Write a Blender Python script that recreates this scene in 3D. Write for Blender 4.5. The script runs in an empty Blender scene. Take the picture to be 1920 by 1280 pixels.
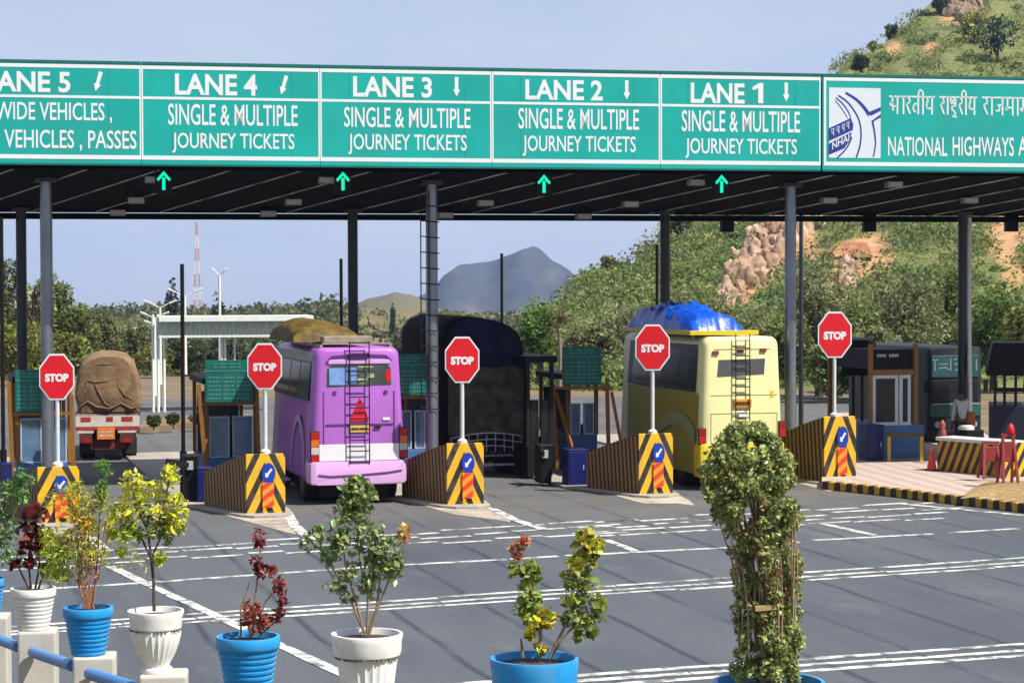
import bpy, bmesh, math, random
import numpy as np
from mathutils import Vector, Matrix, noise
random.seed(7)
RNG = np.random.default_rng(11)
R = math.radians
S = bpy.context.scene
COL = S.collection

# ------------------------------------------------------------------ camera
FPX = 4000.0            # focal length in photograph pixels (1920 wide)
CAMH = 3.8
cam_d = bpy.data.cameras.new('camera')
cam = bpy.data.objects.new('camera', cam_d)
COL.objects.link(cam)
cam_d.sensor_width = 36.0
cam_d.lens = FPX / 1920 * 36.0
cam_d.clip_start = 0.1
cam_d.clip_end = 9000
CM = Matrix.Rotation(R(90) - math.atan(100 / FPX), 3, 'X') @ Matrix.Rotation(R(-0.17), 3, 'Z')
cam.matrix_world = Matrix.Translation((0, 0, CAMH)) @ CM.to_4x4()
S.camera = cam

# ------------------------------------------------------------------ light
SUN = Vector((0.52, -0.29, 0.80)).normalized()
w = bpy.data.worlds.new('World')
S.world = w
w.use_nodes = True
nt = w.node_tree
bg = nt.nodes['Background']
sky = nt.nodes.new('ShaderNodeTexSky')
sky.sky_type = 'NISHITA'
sky.sun_disc = False
sky.sun_elevation = math.asin(SUN.z)
sky.sun_rotation = math.atan2(SUN.x, SUN.y)
sky.altitude = 600
sky.air_density = 1.0
sky.dust_density = .4
sky.ozone_density = 5
mxw = nt.nodes.new('ShaderNodeMixRGB'); mxw.inputs[0].default_value = .8
tcw = nt.nodes.new('ShaderNodeTexCoord'); mpw = nt.nodes.new('ShaderNodeMapping'); mpw.inputs['Scale'].default_value = (3.2, 3.2, 11)
nzw = nt.nodes.new('ShaderNodeTexNoise'); nzw.inputs['Scale'].default_value = 1.6; nzw.inputs['Detail'].default_value = 6; nzw.inputs['Roughness'].default_value = .55
rpw = nt.nodes.new('ShaderNodeValToRGB'); rpw.color_ramp.elements[0].position = .40; rpw.color_ramp.elements[1].position = .68
rpw.color_ramp.elements[0].color = (3.75, 4.25, 5.5, 1); rpw.color_ramp.elements[1].color = (4.5, 4.75, 5.6, 1)
nt.links.new(tcw.outputs['Generated'], mpw.inputs[0]); nt.links.new(mpw.outputs[0], nzw.inputs['Vector']); nt.links.new(nzw.outputs['Fac'], rpw.inputs['Fac'])
nt.links.new(sky.outputs[0], mxw.inputs[1]); nt.links.new(rpw.outputs[0], mxw.inputs[2]); nt.links.new(mxw.outputs[0], bg.inputs[0])
bg.inputs[1].default_value = 0.084
sd = bpy.data.lights.new('sun', 'SUN')
sd.energy = 5.0
sd.angle = R(0.5)
sd.color = (1.0, 0.95, 0.86)
sun = bpy.data.objects.new('sun', sd)
COL.objects.link(sun)
sun.location = (20, -20, 60)
sun.rotation_euler = SUN.to_track_quat('Z', 'Y').to_euler()
S.view_settings.view_transform = 'Standard'
S.view_settings.look = 'None'
S.view_settings.gamma = 1
S.view_settings.exposure = 0.80
S.cycles.use_denoising = True
S.cycles.max_bounces = 6
S.cycles.volume_bounces = 0

# ------------------------------------------------------------------ helpers
def ray(px, py):
    return CM @ Vector(((px - 960) / FPX, (640 - py) / FPX, -1.0))
def at(px, py, Y):
    d = ray(px, py); t = Y / d.y
    return Vector((d.x * t, Y, CAMH + d.z * t))
def ground(px, py, z=0.0):
    d = ray(px, py); t = (z - CAMH) / d.z
    return Vector((d.x * t, d.y * t, z))

def tag(o, label=None, cat=None, group=None, kind=None):
    if label: o['label'] = label
    if cat: o['category'] = cat
    if group: o['group'] = group
    if kind: o['kind'] = kind
    return o
def thing(name, label, cat, loc=(0, 0, 0), rz=0.0, group=None):
    o = bpy.data.objects.new(name, None)
    COL.objects.link(o)
    o.location = loc; o.rotation_euler = (0, 0, rz)
    o.empty_display_size = 0.2
    return tag(o, label, cat, group)
def copy_tree(o, parent=None):
    c = o.copy(); COL.objects.link(c)
    if parent is not None: c.parent = parent
    for ch in list(o.children): copy_tree(ch, c)
    return c

class MB:
    def __init__(s): s.v = []; s.f = []; s.m = []
    def add(s, vs, fs, m=0):
        b = len(s.v); s.v += [tuple(p) for p in vs]
        s.f += [tuple(b + i for i in f) for f in fs]; s.m += [m] * len(fs)
    def box(s, x0, x1, y0, y1, z0, z1, m=0):
        s.add([(x0, y0, z0), (x1, y0, z0), (x1, y1, z0), (x0, y1, z0), (x0, y0, z1), (x1, y0, z1), (x1, y1, z1), (x0, y1, z1)],
              [(0, 3, 2, 1), (4, 5, 6, 7), (0, 1, 5, 4), (1, 2, 6, 5), (2, 3, 7, 6), (3, 0, 4, 7)], m)
    def tube(s, pts, rad, n=8, m=0, caps=True):
        pts = [Vector(p) for p in pts]
        if not isinstance(rad, (list, tuple)): rad = [rad] * len(pts)
        vs = []; fs = []
        for i, p in enumerate(pts):
            d = (pts[min(i + 1, len(pts) - 1)] - pts[max(i - 1, 0)])
            if d.length < 1e-9: d = Vector((0, 0, 1))
            d.normalize()
            a = d.cross(Vector((0.13, 1, 0.0)))
            if a.length < 0.2: a = d.cross(Vector((1, 0, 0)))
            a.normalize(); b = d.cross(a)
            for k in range(n):
                t = 2 * math.pi * k / n
                vs.append(p + (a * math.cos(t) + b * math.sin(t)) * rad[i])
        for i in range(len(pts) - 1):
            for k in range(n):
                fs.append((i * n + k, i * n + (k + 1) % n, (i + 1) * n + (k + 1) % n, (i + 1) * n + k))
        if caps:
            fs.append(tuple(range(n - 1, -1, -1))); fs.append(tuple((len(pts) - 1) * n + k for k in range(n)))
        s.add(vs, fs, m)
    def beam(s, p, q, wx, wz, m=0):
        p = Vector(p); q = Vector(q); d = (q - p).normalized()
        up = Vector((0, 0, 1)) if abs(d.z) < 0.95 else Vector((0, 1, 0))
        a = d.cross(up).normalized() * wx / 2; b = a.cross(d).normalized() * wz / 2
        vs = [p - a - b, p + a - b, p + a + b, p - a + b, q - a - b, q + a - b, q + a + b, q - a + b]
        s.add(vs, [(0, 3, 2, 1), (4, 5, 6, 7), (0, 1, 5, 4), (1, 2, 6, 5), (2, 3, 7, 6), (3, 0, 4, 7)], m)
    def prism(s, poly, y0, y1, m=0):            # polygon in x,z pushed through y
        n = len(poly)
        vs = [(x, y0, z) for x, z in poly] + [(x, y1, z) for x, z in poly]
        fs = [tuple(range(n)), tuple(range(2 * n - 1, n - 1, -1))]
        for i in range(n):
            j = (i + 1) % n; fs.append((i, i + n, j + n, j))
        s.add(vs, fs, m)
    def slab(s, poly, z0, z1, m=0):              # polygon in x,y pushed through z
        n = len(poly)
        vs = [(x, y, z0) for x, y in poly] + [(x, y, z1) for x, y in poly]
        fs = [tuple(range(n - 1, -1, -1)), tuple(range(n, 2 * n))]
        for i in range(n):
            j = (i + 1) % n; fs.append((i, j, j + n, i + n))
        s.add(vs, fs, m)
    def lathe(s, prof, c=(0, 0), n=28, m=0, sx=1.0, cap=True):
        vs = []; fs = []
        for r, z in prof:
            for k in range(n):
                t = 2 * math.pi * k / n
                vs.append((c[0] + r * math.cos(t) * sx, c[1] + r * math.sin(t), z))
        for i in range(len(prof) - 1):
            for k in range(n):
                fs.append((i * n + k, i * n + (k + 1) % n, (i + 1) * n + (k + 1) % n, (i + 1) * n + k))
        if cap:
            fs.append(tuple(range(n - 1, -1, -1)))
        s.add(vs, fs, m)
    def loft(s, rings, m=0, caps=True):
        n = len(rings[0]); vs = [p for r in rings for p in r]; fs = []
        for i in range(len(rings) - 1):
            for k in range(n):
                fs.append((i * n + k, (i + 1) * n + k, (i + 1) * n + (k + 1) % n, i * n + (k + 1) % n))
        if caps:
            fs.append(tuple(range(n))); fs.append(tuple((len(rings) - 1) * n + k for k in range(n - 1, -1, -1)))
        s.add(vs, fs, m)
    def build(s, name, mats, parent=None, smooth=False, bevel=0.0, loc=None):
        me = bpy.data.meshes.new(name)
        me.from_pydata(s.v, [], s.f)
        if not isinstance(mats, (list, tuple)): mats = [mats]
        for mt in mats: me.materials.append(mt)
        me.polygons.foreach_set('material_index', s.m)
        if smooth:
            me.polygons.foreach_set('use_smooth', [True] * len(s.f))
            me.update()
            me.set_sharp_from_angle(angle=R(40))
        me.update()
        o = bpy.data.objects.new(name, me)
        COL.objects.link(o)
        if parent is not None: o.parent = parent
        if loc is not None: o.location = loc
        if bevel:
            b = o.modifiers.new('bevel', 'BEVEL'); b.width = bevel; b.segments = 2; b.limit_method = 'ANGLE'; b.angle_limit = R(40)
        return o

def rr(x0, x1, z0, z1, r, y, n=4, taper=0.0, zr=None):   # rounded rectangle ring, top narrower by taper on each side
    pts = []
    for cx, cz, a0 in ((x1 - r, z0 + r, -90), (x1 - r, z1 - r, 0), (x0 + r, z1 - r, 90), (x0 + r, z0 + r, 180)):
        for k in range(n + 1):
            a = R(a0 + 90 * k / n)
            x = cx + r * math.cos(a); z = cz + r * math.sin(a)
            t = max(0.0, (z - z0) / (z1 - z0))
            mid = (x0 + x1) / 2
            x = mid + (x - mid) * (1 - taper * max(0, (t - 0.35) / 0.65) ** 1.3)
            pts.append((x, y, z))
    return pts

# ------------------------------------------------------------------ materials
MATS = {}
ALB = .72
def dim(c): return tuple(q * ALB for q in c)
def mat(name, col, rough=0.6, metal=0.0, vary=0.12, scale=6.0, bump=0.0, bscale=40.0, dirt=None, dirtamt=0.0, dpos=(.5, .72), spec=0.4, alpha=1.0, emit=None):
    if name in MATS: return MATS[name]
    m = bpy.data.materials.new(name); m.use_nodes = True
    t = m.node_tree; N = t.nodes; L = t.links
    b = N['Principled BSDF']
    b.inputs['Roughness'].default_value = rough
    b.inputs['Metallic'].default_value = metal
    b.inputs['Specular IOR Level'].default_value = spec
    tc = N.new('ShaderNodeTexCoord')
    nz = N.new('ShaderNodeTexNoise'); nz.inputs['Scale'].default_value = scale; nz.inputs['Detail'].default_value = 5
    oi = N.new('ShaderNodeObjectInfo'); va = N.new('ShaderNodeVectorMath'); va.operation = 'ADD'
    ms = N.new('ShaderNodeMath'); ms.operation = 'MULTIPLY'; ms.inputs[1].default_value = 37.0; L.new(oi.outputs['Random'], ms.inputs[0])
    L.new(tc.outputs['Object'], va.inputs[0]); L.new(ms.outputs[0], va.inputs[1]); OV = va.outputs[0]
    L.new(OV, nz.inputs['Vector'])
    rp = N.new('ShaderNodeValToRGB')
    rp.color_ramp.elements[0].position = 0.3; rp.color_ramp.elements[1].position = 0.72
    c = dim(col)
    rp.color_ramp.elements[0].color = (c[0] * (1 - vary), c[1] * (1 - vary), c[2] * (1 - vary), 1)
    rp.color_ramp.elements[1].color = (min(1, c[0] * (1 + vary)), min(1, c[1] * (1 + vary)), min(1, c[2] * (1 + vary)), 1)
    L.new(nz.outputs['Fac'], rp.inputs['Fac'])
    out = rp.outputs['Color']
    if dirt is not None:
        n2 = N.new('ShaderNodeTexNoise'); n2.inputs['Scale'].default_value = scale * 0.45; n2.inputs['Detail'].default_value = 8; n2.inputs['Roughness'].default_value = 0.7
        L.new(OV, n2.inputs['Vector'])
        r2 = N.new('ShaderNodeValToRGB'); r2.color_ramp.elements[0].position = dpos[0]; r2.color_ramp.elements[1].position = dpos[1]
        r2.color_ramp.elements[0].color = (0, 0, 0, 1); r2.color_ramp.elements[1].color = (dirtamt, dirtamt, dirtamt, 1)
        L.new(n2.outputs['Fac'], r2.inputs['Fac'])
        mx = N.new('ShaderNodeMixRGB'); mx.inputs[2].default_value = (*dim(dirt), 1)
        L.new(r2.outputs['Color'], mx.inputs[0]); L.new(out, mx.inputs[1]); out = mx.outputs[0]
    L.new(out, b.inputs['Base Color'])
    if bump:
        n3 = N.new('ShaderNodeTexNoise'); n3.inputs['Scale'].default_value = bscale; n3.inputs['Detail'].default_value = 6
        L.new(tc.outputs['Object'], n3.inputs['Vector'])
        bp = N.new('ShaderNodeBump'); bp.inputs['Strength'].default_value = bump; bp.inputs['Distance'].default_value = 0.02
        L.new(n3.outputs['Fac'], bp.inputs['Height']); L.new(bp.outputs['Normal'], b.inputs['Normal'])
    if emit:
        b.inputs['Emission Color'].default_value = (*emit[0], 1); b.inputs['Emission Strength'].default_value = emit[1]
    MATS[name] = m
    return m

def stripe_mat(name, fn, c1, c2, duty=0.5, rough=0.6, dirt=0.25, wob=0.02):
    """two paints in bands; fn(nodes, links, x, y, z) returns the socket whose whole numbers repeat the bands"""
    m = bpy.data.materials.new(name); m.use_nodes = True
    t = m.node_tree; N = t.nodes; L = t.links; b = N['Principled BSDF']; b.inputs['Roughness'].default_value = rough
    tc = N.new('ShaderNodeTexCoord'); sp = N.new('ShaderNodeSeparateXYZ'); L.new(tc.outputs['Object'], sp.inputs[0])
    def M(op, a, c=None):
        n = N.new('ShaderNodeMath'); n.operation = op
        for i, q in enumerate((a, c)):
            if q is None: continue
            if isinstance(q, (int, float)): n.inputs[i].default_value = q
            else: L.new(q, n.inputs[i])
        return n.outputs[0]
    v = fn(M, sp.outputs[0], sp.outputs[1], sp.outputs[2])
    nz = N.new('ShaderNodeTexNoise'); nz.inputs['Scale'].default_value = 9; L.new(tc.outputs['Object'], nz.inputs['Vector'])
    v = M('ADD', v, M('MULTIPLY', nz.outputs['Fac'], wob * 4))
    g = M('GREATER_THAN', M('FRACT', v), duty)
    mx = N.new('ShaderNodeMixRGB'); mx.inputs[1].default_value = (*dim(c1), 1); mx.inputs[2].default_value = (*dim(c2), 1); L.new(g, mx.inputs[0])
    n2 = N.new('ShaderNodeTexNoise'); n2.inputs['Scale'].default_value = 5; n2.inputs['Detail'].default_value = 8; n2.inputs['Roughness'].default_value = .75
    oi = N.new('ShaderNodeObjectInfo'); va = N.new('ShaderNodeVectorMath'); va.operation = 'ADD'
    L.new(tc.outputs['Object'], va.inputs[0]); L.new(M('MULTIPLY', oi.outputs['Random'], 37.0), va.inputs[1]); L.new(va.outputs[0], n2.inputs['Vector'])
    r2 = N.new('ShaderNodeValToRGB'); r2.color_ramp.elements[0].position = .45; r2.color_ramp.elements[1].position = .75
    r2.color_ramp.elements[0].color = (0, 0, 0, 1); r2.color_ramp.elements[1].color = (dirt,) * 3 + (1,)
    L.new(n2.outputs['Fac'], r2.inputs['Fac'])
    m2 = N.new('ShaderNodeMixRGB'); m2.inputs[2].default_value = (.16, .12, .08, 1)
    L.new(r2.outputs[0], m2.inputs[0]); L.new(mx.outputs[0], m2.inputs[1]); L.new(m2.outputs[0], b.inputs['Base Color'])
    return m

def leaf_mat(name, gloss=0.5, trans=0.42):
    m = bpy.data.materials.new(name); m.use_nodes = True
    t = m.node_tree; N = t.nodes; L = t.links
    at_ = N.new('ShaderNodeAttribute'); at_.attribute_name = 'tint'
    b = N['Principled BSDF']; b.inputs['Roughness'].default_value = gloss; b.inputs['Specular IOR Level'].default_value = 0.3
    tr = N.new('ShaderNodeBsdfTranslucent'); mx = N.new('ShaderNodeMixShader'); mx.inputs[0].default_value = trans
    L.new(at_.outputs['Color'], b.inputs['Base Color']); L.new(at_.outputs['Color'], tr.inputs['Color'])
    L.new(b.outputs[0], mx.inputs[1]); L.new(tr.outputs[0], mx.inputs[2]); L.new(mx.outputs[0], N['Material Output'].inputs[0])
    return m
LEAF = leaf_mat('leaf'); LEAFG = leaf_mat('glossy_leaf', 0.35, 0.3)

WHITE = mat('white_paint', (.78, .78, .76), .5, vary=.05, dirt=(.35, .3, .25), dirtamt=.25)
SIGNW = mat('sign_white', (.84, .88, .88), .5, vary=.03)
TEAL = mat('sign_green', (.0, .42, .365), .45, vary=.10, scale=.9, dirt=(.04, .30, .26), dirtamt=.45)
TEALD = mat('sign_edge_green', (.0, .16, .13), .5)
TEALJ = mat('sheet_joint_green', (.0, .30, .26), .6)
FAREG = mat('fare_board_green', (.003, .15, .115), .5, vary=.15)
RED = mat('stop_red', (.72, .004, .012), .45, vary=.05)
YEL = mat('safety_yellow', (.80, .43, .008), .5, vary=.1, dirt=(.2, .13, .05), dirtamt=.3)
BLK = mat('black_paint', (.006, .0055, .0055), .6, vary=.3, spec=.2)
DARK = mat('dark_steel', (.012, .012, .013), .55, vary=.25, spec=.25)
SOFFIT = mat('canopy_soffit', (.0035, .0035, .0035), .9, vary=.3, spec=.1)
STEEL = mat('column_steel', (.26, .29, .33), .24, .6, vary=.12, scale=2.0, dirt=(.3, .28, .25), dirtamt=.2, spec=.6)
STEELD = mat('steel_dark_shaded', (.045, .048, .052), .45, .2, vary=.15)  # dark steel; on the back columns it holds their shade in the colour
GALV = mat('galvanised', (.52, .54, .55), .45, .3, vary=.1)
POSTW = mat('sign_post_grey', (.66, .68, .68), .5, vary=.08)
BLUE = mat('booth_blue', (.06, .15, .37), .5, vary=.12, dirt=(.05, .06, .08), dirtamt=.3)
NAVY = mat('navy_paint', (.004, .010, .12), .45, vary=.12)
BROWN = mat('ochre_frame', (.30, .13, .015), .55, vary=.18, dirt=(.1, .06, .03), dirtamt=.3)
ORANGE = mat('rust_frame', (.36, .13, .02), .55, vary=.18)
GLASS = mat('dark_glass', (.012, .015, .018), .2, vary=.2, spec=.4)
GLASSB = mat('booth_glass', (.10, .20, .33), .12, vary=.25, scale=3, spec=.8)
CONC = mat('concrete', (.40, .36, .31), .85, vary=.14, scale=3, bump=.3, dirt=(.22, .17, .12), dirtamt=.5)
CONCP = mat('post_concrete', (.58, .55, .49), .8, vary=.06, scale=9, bump=.12, bscale=90, dirt=(.33, .29, .24), dirtamt=.35)
RUBBER = mat('rubber', (.014, .014, .014), .85)
BARK = mat('bark', (.10, .07, .045), .9, vary=.3, scale=12, bump=.5)
BARKL = mat('pale_bark', (.28, .20, .13), .85, vary=.25, scale=30)
SOIL = mat('soil', (.06, .04, .025), .95, vary=.3, scale=40, bump=.6)
CHROME = mat('chrome_pipe', (.6, .6, .62), .25, .9)

# ------------------------------------------------------------------ text
_tc = {}
def tmesh(s, bold=0.03):
    k = (s, bold)
    if k in _tc: return _tc[k]
    cu = bpy.data.curves.new('t', 'FONT'); cu.body = s; cu.size = 1; cu.offset = bold; cu.fill_mode = 'FRONT'; cu.resolution_u = 3
    o = bpy.data.objects.new('t', cu); COL.objects.link(o)
    dg = bpy.context.evaluated_depsgraph_get(); dg.update()
    me = o.evaluated_get(dg).to_mesh()
    vs = [tuple(v.co) for v in me.vertices]; fs = [tuple(p.vertices) for p in me.polygons]
    o.evaluated_get(dg).to_mesh_clear()
    bpy.data.objects.remove(o); bpy.data.curves.remove(cu)
    xs = [v[0] for v in vs]; ys = [v[1] for v in vs]
    x0, x1, y0, y1 = min(xs), max(xs), min(ys), max(ys)
    vs = [((v[0] - x0) / (x1 - x0), (v[1] - y0) / (y1 - y0)) for v in vs]
    _tc[k] = (vs, fs); return _tc[k]
def put_text(mb, s, x0, x1, z0, z1, y, bold=.03, m=0):
    vs, fs = tmesh(s, bold)
    mb.add([(x0 + u * (x1 - x0), y, z0 + v * (z1 - z0)) for u, v in vs], fs, m)
def stroke(mb, pts, wd, y, m=0):                # flat pen stroke in x,z
    for (a, b) in zip(pts[:-1], pts[1:]):
        a = Vector((a[0], a[1])); b = Vector((b[0], b[1])); d = b - a
        if d.length < 1e-6: continue
        d.normalize(); n = Vector((-d.y, d.x)) * wd / 2; e = d * wd * .3
        a2 = a - e; b2 = b + e
        mb.add([(q.x, y, q.y) for q in (a2 - n, b2 - n, b2 + n, a2 + n)], [(0, 1, 2, 3)], m)

# ------------------------------------------------------------------ foliage
def leaves_mesh(name, P, size, col, parent=None, m=None, aspect=2.0, up=0.35, sizevar=.55, out=None, droop=0.0):
    """one quad-pair (folded diamond leaf) per point; col (N,3) per-leaf colour"""
    P = np.asarray(P, float); n = len(P)
    nrm = RNG.normal(size=(n, 3)); nrm[:, 2] += up
    if out is not None: nrm = nrm * .6 + np.asarray(out) * 1.0
    nrm /= np.linalg.norm(nrm, axis=1, keepdims=True) + 1e-9
    t = RNG.normal(size=(n, 3)); t[:, 2] -= droop * 2
    t -= nrm * (t * nrm).sum(1, keepdims=True); t /= np.linalg.norm(t, axis=1, keepdims=True) + 1e-9
    b = np.cross(nrm, t)
    sz = (np.asarray(size) * (1 + sizevar * RNG.uniform(-1, 1, n)))[:, None]
    h = sz * .5; wd = sz / aspect * .5
    fold = nrm * wd * .35
    V = np.stack([P - t * h, P - t * h * .1 + b * wd + fold, P + t * h, P - t * h * .1 - b * wd + fold], 1).reshape(-1, 3)
    me = bpy.data.meshes.new(name)
    me.vertices.add(4 * n); me.vertices.foreach_set('co', V.astype(np.float32).ravel())
    nf = 2 * n
    base = np.arange(n)[:, None] * 4
    idx = np.concatenate([base + np.array([[0, 1, 2]]), base + np.array([[0, 2, 3]])], 1).ravel()
    me.loops.add(3 * nf); me.loops.foreach_set('vertex_index', idx.astype(np.int32))
    me.polygons.add(nf); me.polygons.foreach_set('loop_start', (np.arange(nf) * 3).astype(np.int32))
    me.update(calc_edges=True)
    ca = me.color_attributes.new('tint', 'FLOAT_COLOR', 'POINT')
    c4 = np.ones((n, 4, 4), np.float32); c4[:, :, :3] = np.clip(np.asarray(col) * ALB, 0, 1)[:, None, :]
    ca.data.foreach_set('color', c4.ravel())
    me.materials.append(m or LEAF)
    o = bpy.data.objects.new(name, me); COL.objects.link(o)
    if parent is not None: o.parent = parent
    return o
def tints(n, base, var=.25, alt=None, altp=.2):
    c = np.array(base)[None, :] * (1 + var * RNG.normal(size=(n, 1))) * (1 + .1 * RNG.normal(size=(n, 3)))
    if alt is not None:
        k = RNG.random(n) < altp
        c[k] = np.array(alt)[None, :] * (1 + var * RNG.normal(size=(k.sum(), 1)))
    return np.clip(c, .004, .95)
def blob_points(n, c, r, nb=14, rb=.42, flat=1.0):
    """points near the shells of many lumps spread through an ellipsoid"""
    c = np.array(c, float); r = np.array(r, float)
    d = RNG.normal(size=(nb, 3)); d /= np.linalg.norm(d, axis=1, keepdims=True)
    rad = RNG.uniform(.35, .95, (nb, 1)) ** .6
    cen = d * rad * (1 - rb * .55)
    sz = rb * RNG.uniform(.6, 1.25, nb)
    k = RNG.integers(0, nb, n)
    q = RNG.normal(size=(n, 3)); q /= np.linalg.norm(q, axis=1, keepdims=True)
    q *= RNG.uniform(.45, 1.05, (n, 1)) ** .5
    return c + (cen[k] + q * sz[k][:, None]) * r, k

GREENS = {'mid': (.20, .25, .068), 'yellowish': (.29, .31, .07), 'dark': (.085, .12, .05), 'grey': (.25, .27, .115), 'bright': (.145, .255, .045), 'deep': (.045, .085, .045)}
def tree(name, label, px, top, width, Y, tint='mid', n=2400, leaf=.2, base_py=None, squash=1.0, group=None, crown_frac=.72, cat='tree', trunk_r=.12):
    k = FPX / Y
    g = at(px, 600, Y); x = g.x
    ztop = at(px, top, Y).z
    z0 = gz(Y) if base_py is None else at(px, base_py, Y).z
    rw = width / 2 / k; H = ztop - z0; ch = H * crown_frac / 2
    o = thing(name, label, cat, (x, Y, z0), 0, group)
    P, kk = blob_points(n, (0, 0, H - ch), (rw, rw * .9, ch), nb=18)
    c = tints(n, GREENS[tint], .16)
    sh = (1 + .22 * RNG.normal(size=18))[kk][:, None]
    leaves_mesh('crown', P, leaf, np.clip(c * sh, .005, .9), o, up=1.0)
    mb = MB()
    mb.tube([(0, 0, -.3), (.05 * rw, 0, H * .25), (.0, .05, H * .5), (.08 * rw, 0, H * .8)], [trunk_r * 1.4, trunk_r, trunk_r * .75, trunk_r * .25], 8)
    for i in range(6):
        a = i * 1.05 + RNG.random(); zz = H * (.28 + .07 * i)
        mb.tube([(0, 0, zz), (math.cos(a) * rw * .4, math.sin(a) * rw * .4, zz + H * .14), (math.cos(a) * rw * .75, math.sin(a) * rw * .75, zz + H * .2)], [trunk_r * .6, trunk_r * .35, trunk_r * .1], 6)
    mb.build('trunk', BARK, o, smooth=True)
    return o

# ================================================================== SETTING
LANE = math.atan(0.27)           # lane direction (-0.27, 1): rotation about z
LD = Vector((-.27, 1, 0)).normalized()

def asphalt():
    m = bpy.data.materials.new('asphalt'); m.use_nodes = True
    t = m.node_tree; N = t.nodes; L = t.links; b = N['Principled BSDF']; b.inputs['Roughness'].default_value = .82; b.inputs['Specular IOR Level'].default_value = .3
    tc = N.new('ShaderNodeTexCoord')
    mp = N.new('ShaderNodeMapping'); mp.inputs['Rotation'].default_value = (0, 0, -LANE); L.new(tc.outputs['Object'], mp.inputs[0])
    def noise_(sc, det=6, ro=.6, vec=None, sx=None):
        v = vec or mp.outputs[0]
        if sx:
            m2 = N.new('ShaderNodeMapping'); m2.inputs['Scale'].default_value = sx; L.new(v, m2.inputs[0]); v = m2.outputs[0]
        n = N.new('ShaderNodeTexNoise'); n.inputs['Scale'].default_value = sc; n.inputs['Detail'].default_value = det; n.inputs['Roughness'].default_value = ro
        L.new(v, n.inputs['Vector']); return n.outputs['Fac']
    def ramp(f, p0, c0, p1, c1):
        r = N.new('ShaderNodeValToRGB'); e = r.color_ramp.elements; e[0].position = p0; e[1].position = p1; e[0].color = (*c0, 1); e[1].color = (*c1, 1); L.new(f, r.inputs['Fac']); return r.outputs['Color']
    def mix(f, a, c, mode='MIX'):
        x = N.new('ShaderNodeMixRGB'); x.blend_type = mode
        for i, q in enumerate((f, a, c)):
            if isinstance(q, (int, float)): x.inputs[i].default_value = q
            elif isinstance(q, tuple): x.inputs[i].default_value = (*q, 1)
            else: L.new(q, x.inputs[i])
        return x.outputs[0]
    base = ramp(noise_(.35, 6, .6, sx=(1, .35, 1)), .3, (.056, .066, .083), .72, (.095, .102, .113))
    grain = ramp(noise_(70, 3, .7), .3, (.6, .6, .6), .75, (1.35, 1.35, 1.35))
    base = mix(1.0, base, grain, 'MULTIPLY')
    # sealed joints running along the lanes
    sp = N.new('ShaderNodeSeparateXYZ'); L.new(mp.outputs[0], sp.inputs[0])
    wob = noise_(.55, 4, .6, sx=(.3, 1, 1))
    def M(op, a, c=None):
        n = N.new('ShaderNodeMath'); n.operation = op
        for i, q in enumerate((a, c)):
            if q is None: continue
            if isinstance(q, (int, float)): n.inputs[i].default_value = q
            else: L.new(q, n.inputs[i])
        return n.outputs[0]
    x = M('ADD', M('MULTIPLY', sp.outputs[0], .86), M('MULTIPLY', wob, .13))
    d = M('ABSOLUTE', M('SUBTRACT', M('FRACT', x), .5))
    line = ramp(d, .005, (.8, .8, .8), .062, (0, 0, 0))
    brk = ramp(noise_(.8, 5, .7, sx=(2, .5, 1)), .33, (0, 0, 0), .5, (.95, .95, .95))
    base = mix(mix(1.0, line, brk, 'MULTIPLY'), base, (.016, .020, .038))
    # oil-darkened wheel bands and pale dust near the islands
    band = ramp(noise_(.9, 3, .5, sx=(1, .08, 1)), .48, (0, 0, 0), .68, (.42, .42, .42))
    base = mix(band, base, (.042, .048, .062))
    spots = ramp(noise_(2.2, 7, .8), .60, (0, 0, 0), .68, (.6, .6, .6))
    base = mix(spots, base, (.035, .036, .040))
    pale = ramp(noise_(1.1, 8, .75, sx=(1, .4, 1)), .56, (0, 0, 0), .72, (.5, .5, .5))
    base = mix(pale, base, (.13, .13, .13))
    dz = N.new('ShaderNodeSeparateXYZ'); L.new(tc.outputs['Object'], dz.inputs[0])
    yy = M('SUBTRACT', dz.outputs[1], M('MULTIPLY', dz.outputs[0], .2))
    near = N.new('ShaderNodeMapRange'); near.inputs[1].default_value = 31; near.inputs[2].default_value = 37; L.new(yy, near.inputs[0])
    dust = ramp(noise_(.5, 7, .7, sx=(.6, 1, 1)), .35, (0, 0, 0), .7, (.75, .75, .75))
    base = mix(mix(1.0, dust, near.outputs[0], 'MULTIPLY'), base, (.135, .115, .09))
    L.new(base, b.inputs['Base Color'])
    bp = N.new('ShaderNodeBump'); bp.inputs['Strength'].default_value = .35; bp.inputs['Distance'].default_value = .01
    L.new(noise_(110, 3, .6), bp.inputs['Height']); L.new(bp.outputs[0], b.inputs['Normal'])
    return m
ASPH = asphalt()
EARTH = mat('dry_earth', (.20, .14, .085), .95, vary=.3, scale=.6, bump=.4, bscale=8, dirt=(.10, .11, .04), dirtamt=.7)
BANKM = mat('bank_earth', (.16, .14, .07), .95, vary=.35, scale=3, bump=.5, bscale=25, dirt=(.07, .10, .03), dirtamt=.7)
PAINT = mat('road_paint', (.74, .74, .69), .7, vary=.18, scale=9, dirt=(.11, .115, .125), dirtamt=.95, dpos=(.46, .60))

def gz(Y): return 0.0 if Y < 84 else -.0175 * (Y - 84)      # the land falls away behind the plaza
mb = MB(); yy_ = [-60, 0, 40, 84, 120, 300, 800, 1800, 3000, 4600]
mb.add([(x, y, gz(y)) for y in yy_ for x in (-3500, 3500)], [(2 * i, 2 * i + 1, 2 * i + 3, 2 * i + 2) for i in range(len(yy_) - 1)])
tag(mb.build('ground', EARTH), kind='structure')
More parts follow.
